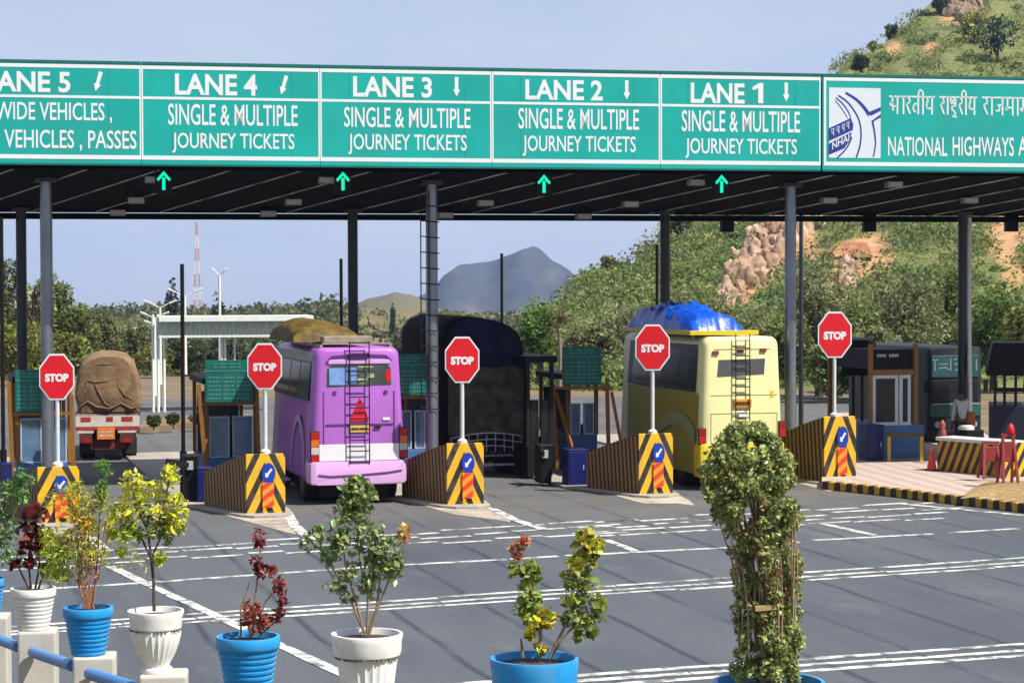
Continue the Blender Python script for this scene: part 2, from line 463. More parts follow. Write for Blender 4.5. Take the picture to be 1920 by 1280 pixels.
# road from in front of the bank through the toll lanes, bending away behind
mb = MB()
edge_r = [(16, 8), (13.2, 30), (11.9, 37.5), (12.5, 60), (14, 74)]
edge_l = [(-32, 74), (-34, 50), (-30, 8)]
pl = edge_r + edge_l
mb.add([(x, y, .004) for x, y in pl], [tuple(range(len(pl)))])
tag(mb.build('road', ASPH), kind='structure')

mk_n = 0
def seg(mb, a, b, wd, z=.008, rough=True):      # painted strip between two photo points on the road
    a = ground(*a); b = ground(*b); d = (b - a); d.z = 0; ln = d.length; d.normalize(); n = Vector((-d.y, d.x, 0))
    k = max(1, int(ln / .5)); L_ = []; R_ = []
    for i in range(k + 1):
        p = a + d * ln * i / k
        e1 = random.uniform(-.012, .012); e2 = random.uniform(-.012, .012)
        L_.append(p + n * (wd / 2 + e1)); R_.append(p - n * (wd / 2 + e2))
    vs = [(q.x, q.y, z) for q in L_ + R_]
    mb.add(vs, [(i + k + 1, i + k + 2, i + 1, i) for i in range(k)])
def marking(name, segs, wd, z=.008):
    mb = MB()
    for a, b in segs: seg(mb, a, b, wd, z)
    return tag(mb.build(name, PAINT), kind='structure')
def rumble(y_at, rows, x0, x1, seglen, gap, wd, jit=0.0):
    segs = []
    for r, off in enumerate(rows):
        x = x0 - random.uniform(0, seglen)
        while x < x1:
            xe = x + seglen * random.uniform(.75, 1.2)
            o1 = off + random.uniform(-jit, jit)
            segs.append(((x, y_at(x) + o1), (xe, y_at(xe) + o1)))
            x = xe + gap * random.uniform(.4, 1.4)
    return segs
lin = lambda xa, ya, xb, yb: (lambda x: ya + (yb - ya) * (x - xa) / (xb - xa))
marking('rumble_strip', rumble(lin(1140, 1263, 1920, 1208), [0, 11, 21], 560, 2200, 420, 3, .13, .8), .13)
marking('rumble_strip', rumble(lin(380, 1155, 1920, 1050), [-4, 4, 11], -160, 2100, 150, 4, .14, 1.2), .115)
marking('transverse_line', [((-60, 1113), (190, 1098)), ((192, 1098), (380, 1085)), ((382, 1085), (721, 1061)), ((724, 1061), (949, 1049)), ((955, 1048), (1046, 1043)), ((1060, 1042), (1343, 1028)), ((1345, 1028), (1497, 1016)), ((1525, 1013), (1749, 1001)), ((1780, 999), (1908, 991))], .14)
marking('rumble_strip', rumble(lin(380, 1034, 1140, 988), [-11, -1, 10], -80, 1140, 85, 7, .16, 3) + rumble(lin(1140, 990, 1790, 952), [-12, -2, 8, 16], 1140, 1740, 75, 10, .16, 3), .14)
marking('lane_line', [((205, 1062), (425, 1165)), ((425, 1165), (650, 1268)), ((650, 1268), (760, 1316))], .15, .012)
marking('lane_line', [((256, 888), (305, 907)), ((305, 907), (340, 921))], .14, .012)
marking('lane_line', [((1545, 983), (1640, 1004)), ((1135, 1012), (1192, 1034)), ((1690, 945), (1920, 967))], .15, .012)

# foreground bank the photographer stands on
mb = MB(); xs = np.linspace(-14, 14, 57); ys = np.linspace(-6, 18.4, 50)
def bankz(x, y):
    return min(2.15, 3.72 - .2 * y) + .03 * noise.noise(Vector((x * .8, y * .8, 0))) - .03
vs = [(x, y, max(-.3, bankz(x, y))) for y in ys for x in xs]
fs = [(j * 57 + i, j * 57 + i + 1, (j + 1) * 57 + i + 1, (j + 1) * 57 + i) for j in range(49) for i in range(56)]
mb.add(vs, fs)
tag(mb.build('bank', BANKM, smooth=True), kind='structure')

# ------------------------------------------------------------------ toll islands
ISL = [  # front face centre px, base py, block top py, stop sign centre py, sign diameter px (tall)
    dict(px=110, base=985, top=875, sy=706, sx=105, ln='the left edge of the picture'),
    dict(px=498, base=967, top=851, sy=686, sx=496, ln='a'),
    dict(px=872, base=950, top=831, sy=674, sx=867, ln='b'),
    dict(px=1229, base=930, top=813, sy=651, sx=1225, ln='c'),
    dict(px=1574, base=907, top=781, sy=627, sx=1567, ln='d'),
]
def yfn_chev(M, x, y, z): return M('ADD', M('MULTIPLY', M('ADD', M('MULTIPLY', M('ABSOLUTE', M('ADD', x, .02)), 2.1), z), 1.95), .18)
CHEV = stripe_mat('chevron_paint', yfn_chev, (.90, .50, .006), (.018, .012, .010), .55, .5, .45, .012)
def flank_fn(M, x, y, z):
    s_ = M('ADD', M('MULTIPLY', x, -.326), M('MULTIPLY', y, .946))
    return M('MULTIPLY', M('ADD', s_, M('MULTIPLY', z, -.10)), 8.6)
FLANK = stripe_mat('flank_stripe_shaded', flank_fn, (.36, .19, .035), (.03, .019, .012), .52, .7, .3, .06)  # yellow stripes browned: the flank's shade is put into the colour
def diag_fn(M, x, y, z): return M('MULTIPLY', M('ADD', x, M('MULTIPLY', z, -.45)), 5.2)
DIAG = stripe_mat('diagonal_stripe_paint', diag_fn, (.62, .34, .02), (.03, .018, .014), .5, .6, .25, .03)
def plate_fn(M, x, y, z): return M('MULTIPLY', M('ADD', M('MULTIPLY', x, -.75), z), 5.2)
PLATE = stripe_mat('orange_red_stripe_paint', plate_fn, (.95, .33, .015), (.80, .045, .012), .5, .45, .06, .01)
BLUES = mat('sign_blue', (.008, .05, .42), .4, vary=.06)

isl_lab = ['toll island at the left edge under the round blue disc partly hidden by plants',
           'toll island with concrete nose on the left of the purple bus',
           'toll island between the purple bus and the dark covered truck',
           'toll island on the left of the yellow bus',
           'toll island on the right of the yellow bus']
bar_lab = ['yellow and black chevron crash barrier half hidden behind the leftmost potted plants',
           'yellow and black chevron crash barrier beside the left flank of the purple bus',
           'yellow and black chevron crash barrier in front of the dark covered truck',
           'yellow and black chevron crash barrier beside the left flank of the yellow bus',
           'yellow and black chevron crash barrier at the left end of the striped kerb']
stop_lab = ['red octagonal stop sign in front of the leftmost round column, left of the loaded truck',
            'red octagonal stop sign between the fare board and the purple bus',
            'red octagonal stop sign standing before the dark covered truck',
            'red octagonal stop sign covering the left side of the yellow bus',
            'red octagonal stop sign right of the yellow bus, before the ochre framed booth']
H0 = 1.05
def make_barrier():
    o = thing('crash_barrier', bar_lab[0], 'crash barrier', (0, 0, 0), LANE, 'chevron crash barriers at the island noses')
    # body: splayed wedge, high at the nose, sinking towards the back
    mb = MB(); n = 8; ring = []
    lo = []; hi = []; rlo = []; rhi = []
    for i in range(n + 1):
        t = i / n
        x = -.315 - .51 * t; y = 1.48 * t + .02; z = H0 * (1 - .38 * t ** 1.15)
        lo.append((x, y, 0)); hi.append((x, y, z)); rlo.append((.315, y, 0)); rhi.append((.315, y, z))
    vs = lo + hi + rlo + rhi; m = n + 1; fs = []
    for i in range(n):
        fs += [(i, m + i, m + i + 1, i + 1), (m + i, 3 * m + i, 3 * m + i + 1, m + i + 1), (3 * m + i, 2 * m + i, 2 * m + i + 1, 3 * m + i + 1)]
    fs += [(0, 2 * m, 3 * m, m), (m - 1, 2 * m - 1, 4 * m - 1, 3 * m - 1)]
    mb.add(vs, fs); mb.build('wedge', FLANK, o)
    mb = MB(); mb.box(-.33, .33, -.03, .017, 0, H0 + .012)
    mb.build('chevron_face', CHEV, o, bevel=.008)
    # keep-left disc with white arrow
    d = MB(); n = 28
    d.prism([(.045 + .115 * math.cos(2 * math.pi * k / n), .70 * H0 + .17 * math.sin(2 * math.pi * k / n)) for k in range(n)], -.062, -.042)
    dk = d.build('arrow_disc', BLUES, o)
    a = MB(); stroke(a, [(.09, .76 * H0), (.0, .645 * H0)], .035, -.066); stroke(a, [(-.002, .70 * H0), (.0, .645 * H0), (.035, .65 * H0)], .022, -.0665)
    a.build('arrow', SIGNW, dk)
    p = MB(); p.box(-.06, .135, -.064, -.044, .14 * H0, .545 * H0); p.build('striped_plate', PLATE, o, bevel=.004)
    l = MB(); l.box(-.05, .0, -.06, -.034, .0, .14 * H0); l.build('plate_foot', YEL, o)
    return o
def make_stop(k):
    o = thing('stop_sign', stop_lab[0], 'stop sign', (0, 0, 0), math.atan(.1), 'stop signs on the crash barriers')
    return o
proto_bar = make_barrier()
APRON = mat('apron_paint', (.52, .44, .35), .85, vary=.2, scale=3, dirt=(.22, .20, .18), dirtamt=.85, dpos=(.46, .62))
APEX = [(60, 38), (58, 36), (86, 29), (74, 18), (42, 8)]
TAIL = [[(40, -4), (56, 20), (86, 46)], [(40, -6), (55, 20), (84, 45)], [(50, 4), (93, 25), (150, 44)], None, None]
ISX = []
for i, I in enumerate(ISL):
    g = ground(I['px'], I['base']); I['g'] = g; k = FPX / g.y; I['k'] = k
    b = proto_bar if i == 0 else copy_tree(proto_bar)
    hz = (I['base'] - I['top']) / k / H0
    b.location = (g.x, g.y, .0); b.scale = (1, 1, hz); b['label'] = bar_lab[i]; b.rotation_euler = (0, 0, LANE + (0, .012, -.02, .018, -.03)[i])
    # island slab with a kerb and pointed nose
    mb = MB()
    poly = [(.12, -.42), (.42, -.12), (.50, .5), (.50, 14), (-1.2, 14), (-1.2, 1.9), (-1.02, 1.45), (-.46, -.12), (-.25, -.38)]
    mb.slab(poly, .0, .055)
    io = tag(mb.build('toll_island', CONC, bevel=.015), isl_lab[i], 'traffic island', 'concrete islands between the toll lanes')
    io.location = (g.x, g.y, .0); io.rotation_euler = (0, 0, LANE)
    # pale worn apron round the nose and the painted tail that runs out from it
    ax, ay = APEX[i]; B = (I['px'], I['base'])
    rel = lambda u, v: ground(B[0] + u, B[1] + v)
    ap = [rel(-122, -15), rel(-60, 4), rel(-20, 15), rel(ax * .5, ay * .80), rel(ax, ay), rel(ax * .85, ay * .45), rel(39, -4), rel(0, -12)]
    mb = MB(); mb.add([(p.x, p.y, .010) for p in ap], [tuple(range(8))])
    tag(mb.build('apron', APRON), kind='structure')
    if TAIL[i]:
        mb = MB()
        for q0, q1 in zip(TAIL[i][:-1], TAIL[i][1:]): seg(mb, (B[0] + q0[0], B[1] + q0[1]), (B[0] + q1[0], B[1] + q1[1]), .17, .015)
        tag(mb.build('nose_line', PAINT), kind='structure')

    # stop sign on its post
    cz = (I['base'] - I['sy']) / k
    sx = (I['sx'] - I['px']) / k
    o = thing('stop_sign', stop_lab[i], 'stop sign', (g.x + sx, g.y + .16, 0), math.atan(.1) + (.05, -.04, .03, -.06, .02)[i], 'stop signs on the crash barriers')
    rx = 33 / k / math.cos(math.pi / 8) * .985; rz = 44 / k / math.cos(math.pi / 8) * .985
    oct_ = lambda f: [(rx * f * math.cos(R(22.5 + 45 * j)), cz + rz * f * math.sin(R(22.5 + 45 * j))) for j in range(8)]
    mb = MB(); mb.prism(oct_(1.0), -.02, -.004); pl_ = mb.build('sign_plate', SIGNW, o)
    mb = MB(); mb.prism(oct_(.925), -.026, -.021); mb.build('red_field', RED, pl_)
    mb = MB(); put_text(mb, 'STOP', -rx * .62, rx * .62, cz - rz * .2, cz + rz * .13, -.029, .06); mb.build('lettering', SIGNW, pl_)
    mb = MB(); bz = (I['base'] - I['top']) / k
    mb.tube([(0, .02, bz - .25), (0, .02, cz + rz * .7)], .036, 10); mb.build('post', POSTW, o, smooth=True)
    mb = MB(); mb.lathe([(.085, bz - .03), (.085, bz + .045), (.05, bz + .07), (.03, bz + .09)], (0, .02), 12); mb.build('post_collar', WHITE, o, smooth=True)
# the far lanes' fifth block sits the highest

# ------------------------------------------------------------------ canopy
FD = Vector((1, .2, 0)).normalized(); FROT = math.atan(.2)
F0 = Vector((0, 40.0, 0))
def onf(px, py, back=0.0):
    """photo pixel on the sign face plane -> local (x along the face, z)"""
    d = ray(px, py); o = Vector((0, 0, CAMH)); nrm = Vector((-FD.y, FD.x, 0))
    p0 = F0 + nrm * back
    t = (p0 - o).dot(nrm) / d.dot(nrm); p = o + d * t
    return (p - F0).dot(FD), p.z
zb = onf(960, 313)[1]; zt = onf(960, 133)[1]
DEP = 5.6
zback = at(960, 403, 40 + DEP).z
XL = onf(-330, 300)[0]; XR = onf(2290, 300)[0]
can = thing('toll_canopy', 'long black roofed toll plaza canopy on round steel columns behind the green signs', 'canopy', F0, FROT)
mb = MB()
prof = [(.16, zb - .02), (.16, zt - .1), (DEP, zback + .55), (DEP, zback + .02)]
n = 4
vs = [(XL, y, z) for y, z in prof] + [(XR, y, z) for y, z in prof]
mb.add(vs, [(0, 1, 2, 3), (7, 6, 5, 4), (0, 4, 5, 1), (1, 5, 6, 2), (2, 6, 7, 3), (3, 7, 4, 0)])
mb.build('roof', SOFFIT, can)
PURL = mat('purlin_steel', (.75, .72, .66), .6, vary=.7, scale=1.5)
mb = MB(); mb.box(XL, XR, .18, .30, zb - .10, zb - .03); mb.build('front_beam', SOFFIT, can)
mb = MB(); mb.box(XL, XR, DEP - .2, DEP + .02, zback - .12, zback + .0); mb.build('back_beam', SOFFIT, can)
def zs(y): return zb - .02 + (zback - zb + .04) * (y - .16) / (DEP - .16)
# purlins run with the lanes under the sloping soffit: the lane direction in the canopy's frame
sk = math.tan(LANE + FROT)
x = XL + 2
pi_ = 0
while x < XR:
    mb = MB(); mb.beam((x, .35, zs(.35) - .025), (x - sk * (DEP - .6), DEP - .25, zs(DEP - .25) - .025), .016, .022)
    mb.build('purlin', PURL, can)
    x += 1.30; pi_ += 1
# columns
def colm(px, yb, r, material, name='column'):
    X = None
    d = ray(px, 600); nrm = Vector((-FD.y, FD.x, 0)); p0 = F0 + nrm * yb
    t = (p0 - Vector((0, 0, CAMH))).dot(nrm) / d.dot(nrm); p = Vector((0, 0, CAMH)) + d * t
    lx = (p - F0).dot(FD)
    ztop = zs(yb) - .02
    mb = MB(); mb.tube([(lx, yb, .05), (lx, yb, ztop)], r, 20); c = mb.build('column', material, can, smooth=True)
    mb = MB(); mb.box(lx - r * 1.7, lx + r * 1.7, yb - r * 1.7, yb + r * 1.7, ztop - .06, ztop + .015); mb.build('cap_plate', STEELD, c)
    return lx, p
cols = {}
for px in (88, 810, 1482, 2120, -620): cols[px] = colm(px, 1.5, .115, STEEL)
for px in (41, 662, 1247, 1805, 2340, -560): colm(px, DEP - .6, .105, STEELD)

# ---- sign boards on the fascia
def frame_rect(mb, x0, x1, z0, z1, t, y, m=0):
    for a in ((x0, x1, z1 - t, z1), (x0, x1, z0, z0 + t), (x0, x0 + t, z0 + t, z1 - t), (x1 - t, x1, z0 + t, z1 - t)):
        mb.box(a[0], a[1], y - .004, y, a[2], a[3], m)
zc_top = onf(960, 137)[1]; zc_bot = onf(960, 302.5)[1]; zc_mid = onf(960, 193.5)[1]
def line_z(py, px): return onf(px, py)[1]
def lane_sign(pxl, pxr, label, items, arrow, split=True):
    x0 = onf(pxl, 220)[0]; x1 = onf(pxr, 220)[0]
    o = thing('lane_sign', label, 'lane sign', F0 + FD * ((x0 + x1) / 2), FROT, 'green lane signs along the canopy front')
    c = (x0 + x1) / 2; hw = (x1 - x0) / 2 - .004
    mb = MB(); mb.box(-hw, hw, .0, .14, zb, zt); mb.build('panel', TEAL, o)
    mb = MB(); t = .05
    mb.box(-hw, hw, -.004, 0, zc_top - .045, zc_top + .02); mb.box(-hw, hw, -.004, 0, zc_bot - .03, zc_bot + .045)
    mb.box(-hw, -hw + .028, -.004, 0, zc_bot + .045, zc_top - .045); mb.box(hw - .028, hw, -.004, 0, zc_bot + .045, zc_top - .045)
    mb.box(-hw + .028, hw - .028, -.004, 0, zc_mid - .024, zc_mid + .024)
    mb.build('border', SIGNW, o)
    mb = MB(); mb.box(-hw, hw, -.01, .12, zt + .001, zt + .05); mb.build('top_trim', TEALD, o)
    mb = MB(); mb.box(-hw, hw, -.01, .12, zb - .035, zb - .001); mb.build('bottom_trim', TEALD, o)
    mb = MB()
    for (s_, a, b, ty, by, bold) in items:
        pm = (a + b) / 2
        put_text(mb, s_, onf(a, (ty + by) / 2)[0] - c, onf(b, (ty + by) / 2)[0] - c, onf(pm, by)[1], onf(pm, ty)[1], -.004, bold)
    mb.build('lettering', SIGNW, o)
    for q_ in (-.33, .34):
        mb = MB(); mb.box(2 * hw * q_ - .004, 2 * hw * q_ + .004, -.0025, -.0005, zc_bot + .05, zc_top - .05); mb.build('sheet_joint', TEALJ, o)
    ax, ay, tilt = arrow
    X, Z = onf(ax, ay); X -= c; h = .36
    def rt(u, v): return (X + u * math.cos(tilt) - v * math.sin(tilt), Z + u * math.sin(tilt) + v * math.cos(tilt))
    mb = MB()
    pts = [rt(-.036, h / 2), rt(.036, h / 2), rt(.03, -h * .12), rt(.065, -h * .15), rt(0, -h / 2), rt(-.065, -h * .15), rt(-.03, -h * .12)]
    mb.add([(p[0], -.004, p[1]) for p in pts], [tuple(range(len(pts)))])
    mb.build('arrow', SIGNW, o)
    return o
BL = .028; BC = .010
lane_sign(-120, 265, 'green overhead sign for lane 5, wide vehicles and passes', [('LANE 5', -28, 132, 134, 173, BL), ('WIDE VEHICLES ,', -8, 210, 192, 231, BC), ('VEHICLES , PASSES', 8, 256, 244, 284, BC)], (184, 153, R(-16)))
lane_sign(265, 600, 'green overhead sign for lane 4 with single and multiple journey tickets', [('LANE 4', 328, 482, 139, 179, BL), ('SINGLE & MULTIPLE', 315, 558, 196, 236, BC), ('JOURNEY TICKETS', 323, 552, 250, 288, BC)], (532, 160, R(-16)))
lane_sign(600, 922, 'green overhead sign for lane 3 with single and multiple journey tickets', [('LANE 3', 662, 810, 144, 183, BL), ('SINGLE & MULTIPLE', 645, 882, 202, 240, BC), ('JOURNEY TICKETS', 653, 875, 252, 291, BC)], (856, 163, R(0)))
lane_sign(922, 1238, 'green overhead sign for lane 2 with single and multiple journey tickets', [('LANE 2', 985, 1130, 150, 188, BL), ('SINGLE & MULTIPLE', 972, 1198, 204, 243, BC), ('JOURNEY TICKETS', 980, 1192, 255, 294, BC)], (1175, 169, R(0)))
lane_sign(1238, 1539, 'green overhead sign for lane 1 with single and multiple journey tickets', [('LANE', 1295, 1396, 156, 194, BL), ('SINGLE & MULTIPLE', 1278, 1500, 208, 248, BC), ('JOURNEY TICKETS', 1285, 1494, 260, 298, BC)], (1474, 173, R(0)))

ls_ = [q for q in COL.objects if q.get('label', '').startswith('green overhead sign for lane 1')][0]
lt_ = [q for q in ls_.children if q.name.startswith('lettering')][0]
cx1 = (onf(1238, 220)[0] + onf(1539, 220)[0]) / 2; xa = onf(1410, 175)[0] - cx1; xb = onf(1431, 175)[0] - cx1; za = onf(1420, 194)[1]; zb1 = onf(1420, 156)[1]
mb = MB(); sw = (xb - xa) * .45
pp1 = [(xb - sw, za), (xb, za), (xb, zb1), (xb - sw * .8, zb1), (xa + .01, zb1 - (zb1 - za) * .2), (xa + .01, zb1 - (zb1 - za) * .37), (xb - sw, zb1 - (zb1 - za) * .26)]
mb.add([(p[0], -.004, p[1]) for p in pp1], [tuple(range(7))]); mb.build('digit', SIGNW, ls_)

# highway authority board
x0 = onf(1542, 220)[0]; x1 = XR
o = thing('authority_sign', 'green board with a white road emblem and Hindi and English words at the right', 'sign', F0 + FD * x0, FROT)
W = x1 - x0
mb = MB(); mb.box(.004, W, 0, .14, zb, zt); mb.build('panel', TEAL, o)
mb = MB(); mb.box(.03, W, -.004, 0, zc_top - .045, zc_top + .02); mb.box(.03, W, -.004, 0, zc_bot - .03, zc_bot + .045); mb.box(.03, .075, -.004, 0, zc_bot + .045, zc_top - .045)
mb.build('border', SIGNW, o)
mb = MB(); mb.box(.004, W, -.01, .12, zt + .001, zt + .05); mb.build('top_trim', TEALD, o)
mb = MB(); mb.box(.004, W, -.01, .12, zb - .035, zb - .001); mb.build('bottom_trim', TEALD, o)
L0 = onf(1554, 296); L1 = onf(1651, 166)
lx0 = L0[0] - x0; lx1 = L1[0] - x0; lz0 = L0[1]; lz1 = L1[1]
EMW = mat('emblem_white', (.74, .80, .86), .5, vary=.03); EMB = mat('emblem_blue', (.02, .035, .30), .5, vary=.08)
mb = MB(); mb.box(lx0, lx1, -.006, -.001, lz0, lz1); em = mb.build('emblem', EMW, o)
def e(u, v): return (lx0 + u * (lx1 - lx0), lz0 + v * (lz1 - lz0))
mb = MB()
def epoly(pts, y=-.010, m=0): mb.add([(e(*p)[0], y, e(*p)[1]) for p in pts], [tuple(range(len(pts)))], m)
def ecurve(pts, w0, w1=None, y=-.010, m=0):
    w1 = w1 or w0
    # smooth polyline with a changing pen width
    P = [Vector(p) for p in pts]; Q = []
    for i in range(len(P) - 1):
        a = P[max(i - 1, 0)]; b = P[i]; c = P[i + 1]; d = P[min(i + 2, len(P) - 1)]
        for t in np.linspace(0, 1, 7)[:-1]:
            Q.append(.5 * ((2 * b) + (-a + c) * t + (2 * a - 5 * b + 4 * c - d) * t ** 2 + (-a + 3 * b - 3 * c + d) * t ** 3))
    Q.append(P[-1]); nq = len(Q)
    for i in range(nq - 1):
        d = (Q[i + 1] - Q[i]).normalized(); nn = Vector((-d.y, d.x))
        wa = (w0 + (w1 - w0) * i / nq) / 2; wb = (w0 + (w1 - w0) * (i + 1) / nq) / 2
        q = [Q[i] - nn * wa, Q[i + 1] - nn * wb, Q[i + 1] + nn * wb, Q[i] + nn * wa]
        epoly([(v.x, v.y) for v in q], y - .00002 * i, m)
ecurve([(.32, .93), (.52, .84), (.66, .74), (.78, .62)], .03, .06)
epoly([(.74, .63), (.80, .67), (1.0, .73), (1.0, .68), (.82, .61)])
epoly([(.82, .53), (1.0, .63), (1.0, .585), (.87, .53), (.86, .49)])
ecurve([(.84, .53), (.88, .38), (.90, .2), (.86, .02)], .035, .02)
ecurve([(.18, .89), (.38, .78), (.56, .58), (.62, .38), (.60, .18), (.53, .01)], .022, .03)
ecurve([(.13, .86), (.28, .76), (.40, .62), (.42, .52)], .018, .018)
ecurve([(.12, .82), (.24, .71), (.36, .57)], .012, .012)
epoly([(0, .42), (.42, .57), (.47, .48), (.46, .40), (0, .24)])
epoly([(0, .20), (.44, .37), (.40, .25), (.30, .14), (.02, .05), (0, .05)])
ecurve([(.44, .30), (.34, .14), (.16, .0)], .03, .02)
for u, v in ((.07, .37), (.17, .40), (.27, .435), (.36, .47)):
    stroke(mb, [e(u - .025, v + .035), e(u + .035, v + .05)], .012, -.0135, 1); stroke(mb, [e(u + .02, v + .045), e(u + .02, v - .05)], .014, -.0135, 1); stroke(mb, [e(u - .02, v + .02), e(u - .01, v - .02), e(u + .02, v - .01)], .012, -.0135, 1)
vs_, fs_ = tmesh('NHAI', .02)
mb.add([(e(.06 + .33 * u, .115 + .13 * u + .10 * v)[0], -.0135, e(.06 + .33 * u, .115 + .13 * u + .10 * v)[1]) for u, v in vs_], fs_, 1)
mb.build('emblem_drawing', [EMB, EMW], em)
# lettering
mb = MB()
for s_, a, b in (('NATIONAL', 1665, 1776), ('HIGHWAYS', 1786, 1901), ('AUTHORITY', 1909, 2044), ('OF', 2056, 2082), ('INDIA', 2094, 2164)):
    put_text(mb, s_, onf(a, 275)[0] - x0, onf(b, 275)[0] - x0, onf((a + b) / 2, 293)[1], onf((a + b) / 2, 257)[1], -.004, BC)
# Devanagari drawn with pen strokes: units, head-line at y=1, foot at 0
DEV = {
 'bha': (.92, [[(0, .98), (.25, .98)], [(.22, .98), (.22, .62), (.10, .66), (.05, .52), (.18, .42), (.5, .42)], [(.22, .62), (.22, .42), (.28, .2)], [(.62, 1), (.62, 0)], [(.4, .98), (.78, .98)], [(.5, .42), (.62, .42)]]),
 'aa': (.34, [[(0, .98), (.34, .98)], [(.18, 1), (.18, 0)]]),
 'ra': (.5, [[(0, .98), (.5, .98)], [(.16, .98), (.34, .82), (.33, .66), (.16, .58), (.1, .5), (.36, .04)]]),
 'ta': (.72, [[(0, .98), (.72, .98)], [(.52, 1), (.52, 0)], [(.52, .58), (.24, .58), (.12, .42), (.14, .22), (.28, .12)]]),
 'ii': (.36, [[(0, .98), (.36, .98)], [(.18, 1), (.18, 0)], [(.18, 1), (.16, 1.28), (-.02, 1.38), (-.16, 1.26), (-.2, 1.0)]]),
 'ya': (.74, [[(0, .98), (.74, .98)], [(.55, 1), (.55, 0)], [(.12, .98), (.22, .78), (.12, .6), (.1, .42), (.24, .3), (.55, .36)]]),
 'shta': (.74, [[(0, .98), (.74, .98)], [(.1, .98), (.1, .72), (.3, .62), (.5, .7)], [(.52, 1), (.52, .5)], [(.12, .62), (.5, .94)], [(.5, .5), (.24, .46), (.2, .26), (.42, .18), (.5, .06), (.36, -.06)], [(.3, -.14), (.42, -.02), (.58, -.16)]]),
 'ja': (.78, [[(0, .98), (.78, .98)], [(.6, 1), (.6, 0)], [(.6, .56), (.26, .56), (.4, .4), (.34, .22), (.14, .24)]]),
 'ma': (.74, [[(0, .98), (.74, .98)], [(.56, 1), (.56, 0)], [(.18, .98), (.18, .34), (.08, .28), (.1, .42), (.56, .42)]]),
 'rga': (.76, [[(0, .98), (.76, .98)], [(.6, 1), (.6, 0)], [(.22, .98), (.22, .34), (.12, .22), (.06, .34), (.2, .42)], [(.6, 1.0), (.5, 1.2), (.62, 1.36), (.8, 1.3)]]),
}
def deva(word, a, b, ytop, ybot):
    tot = sum(DEV[g_][0] for g_ in word); xa = onf(a, ytop)[0] - x0; xb = onf(b, ytop)[0] - x0
    z1_ = onf((a + b) / 2, ytop)[1]; z0_ = onf((a + b) / 2, ybot)[1]; u = xa; sc = (xb - xa) / tot
    for g_ in word:
        wd, sts = DEV[g_]
        for st in sts: stroke(mb, [(u + p[0] * sc, z0_ + p[1] * (z1_ - z0_)) for p in st], .033, -.004)
        u += wd * sc
deva(['bha', 'aa', 'ra', 'ta', 'ii', 'ya'], 1668, 1752, 181, 214)
deva(['ra', 'aa', 'shta', 'ra', 'ii', 'ya'], 1762, 1831, 182, 215)
deva(['ra', 'aa', 'ja', 'ma', 'aa', 'rga'], 1842, 1932, 183, 216)
mb.build('lettering', SIGNW, o)

# lamps, signals, boxes under the canopy
def under(px, py, y_in):
    """point at depth y_in behind the sign face where this pixel's ray meets that plane (world)"""
    x, z = onf(px, py, y_in); return x, z
LAMPM = mat('lamp_housing', (.42, .40, .36), .5, vary=.1)
LAMPG = mat('lamp_lens', (.7, .68, .62), .3, vary=.06)
def make_lamp():
    o = thing('canopy_lamp', '', 'lamp', (0, 0, 0), FROT, 'grey lamps under the canopy')
    mb = MB(); mb.box(-.16, .16, -.10, .12, -.07, .05); mb.build('housing', LAMPM, o, bevel=.01)
    mb = MB(); mb.box(-.14, .14, -.108, -.101, -.05, .035); mb.build('lens', LAMPG, o)
    mb = MB(); mb.box(-.025, .025, -.02, .02, .051, .26); mb.build('hanger', DARK, o)
    return o
lamp0 = make_lamp()
lamps = [(288, 336, 'left of the green arrow in lane 4', .9), (255, 375, 'low between the leftmost column and the lane 4 arrow', 3.2), (221, 398, 'at the back edge above the loaded truck', 5.0),
         (613, 337, 'touching the lane 3 arrow on its left', .9), (550, 378, 'between the lane 4 and lane 3 arrows', 3.2), (503, 400, 'at the back edge above the second stop sign', 5.0),
         (910, 380, 'right of the ladder column, midway under the roof', 3.2), (835, 403, 'at the back edge just right of the ladder column', 5.0),
         (1182, 382, 'midway between the lane 2 and lane 1 arrows', 3.2), (1094, 405, 'at the back edge above the far blue mountain slope', 5.0),
         (1305, 341, 'left of the lane 1 arrow under the lane 1 sign', 1.2), (1554, 375, 'right of the tall steel column beside the yellow bus', 3.0), (1676, 345, 'under the white road emblem board', 1.2), (1818, 375, 'above the rightmost back column', 3.0)]
for i, (px, py, lb, yin) in enumerate(lamps):
    c = lamp0 if i == 0 else copy_tree(lamp0)
    x, z = under(px, py, yin); p = F0 + FD * x + Vector((-FD.y, FD.x, 0)) * yin
    c.location = (p.x, p.y, z); c['label'] = 'grey canopy lamp ' + lb
GREENL = mat('arrow_lamp_green', (.0, .5, .3), .4, vary=.02, emit=((.0, .9, .48), .55))
def make_sig():
    o = thing('lane_signal', '', 'lane signal', (0, 0, 0), FROT, 'green arrow signals under the canopy')
    mb = MB(); mb.box(-.155, .155, 0, .12, -.23, .21); mb.build('case', BLK, o, bevel=.01)
    mb = MB(); mb.box(-.03, .03, -.012, -.001, -.17, .06)
    def hd(pts): mb.prism(pts, -.012, -.001)
    hd([(0, .18), (-.13, .03), (-.10, -.01), (0, .10)]); hd([(0, .18), (0, .10), (.10, -.01), (.13, .03)])
    mb.build('arrow_light', GREENL, o)
    mb = MB(); mb.box(-.02, .02, .03, .07, .211, .30); mb.build('hanger', DARK, o)
    return o
sig0 = make_sig()
for i, (px, py, lb) in enumerate([(307, 339, 'under the lane 4 sign'), (643, 340, 'under the lane 3 sign'), (1020, 345, 'under the lane 2 sign'), (1353, 345, 'under the lane 1 sign')]):
    c = sig0 if i == 0 else copy_tree(sig0)
    x, z = under(px, py, .55); p = F0 + FD * x + Vector((-FD.y, FD.x, 0)) * .55
    c.location = (p.x, p.y, z); c['label'] = 'lit green upward arrow signal ' + lb
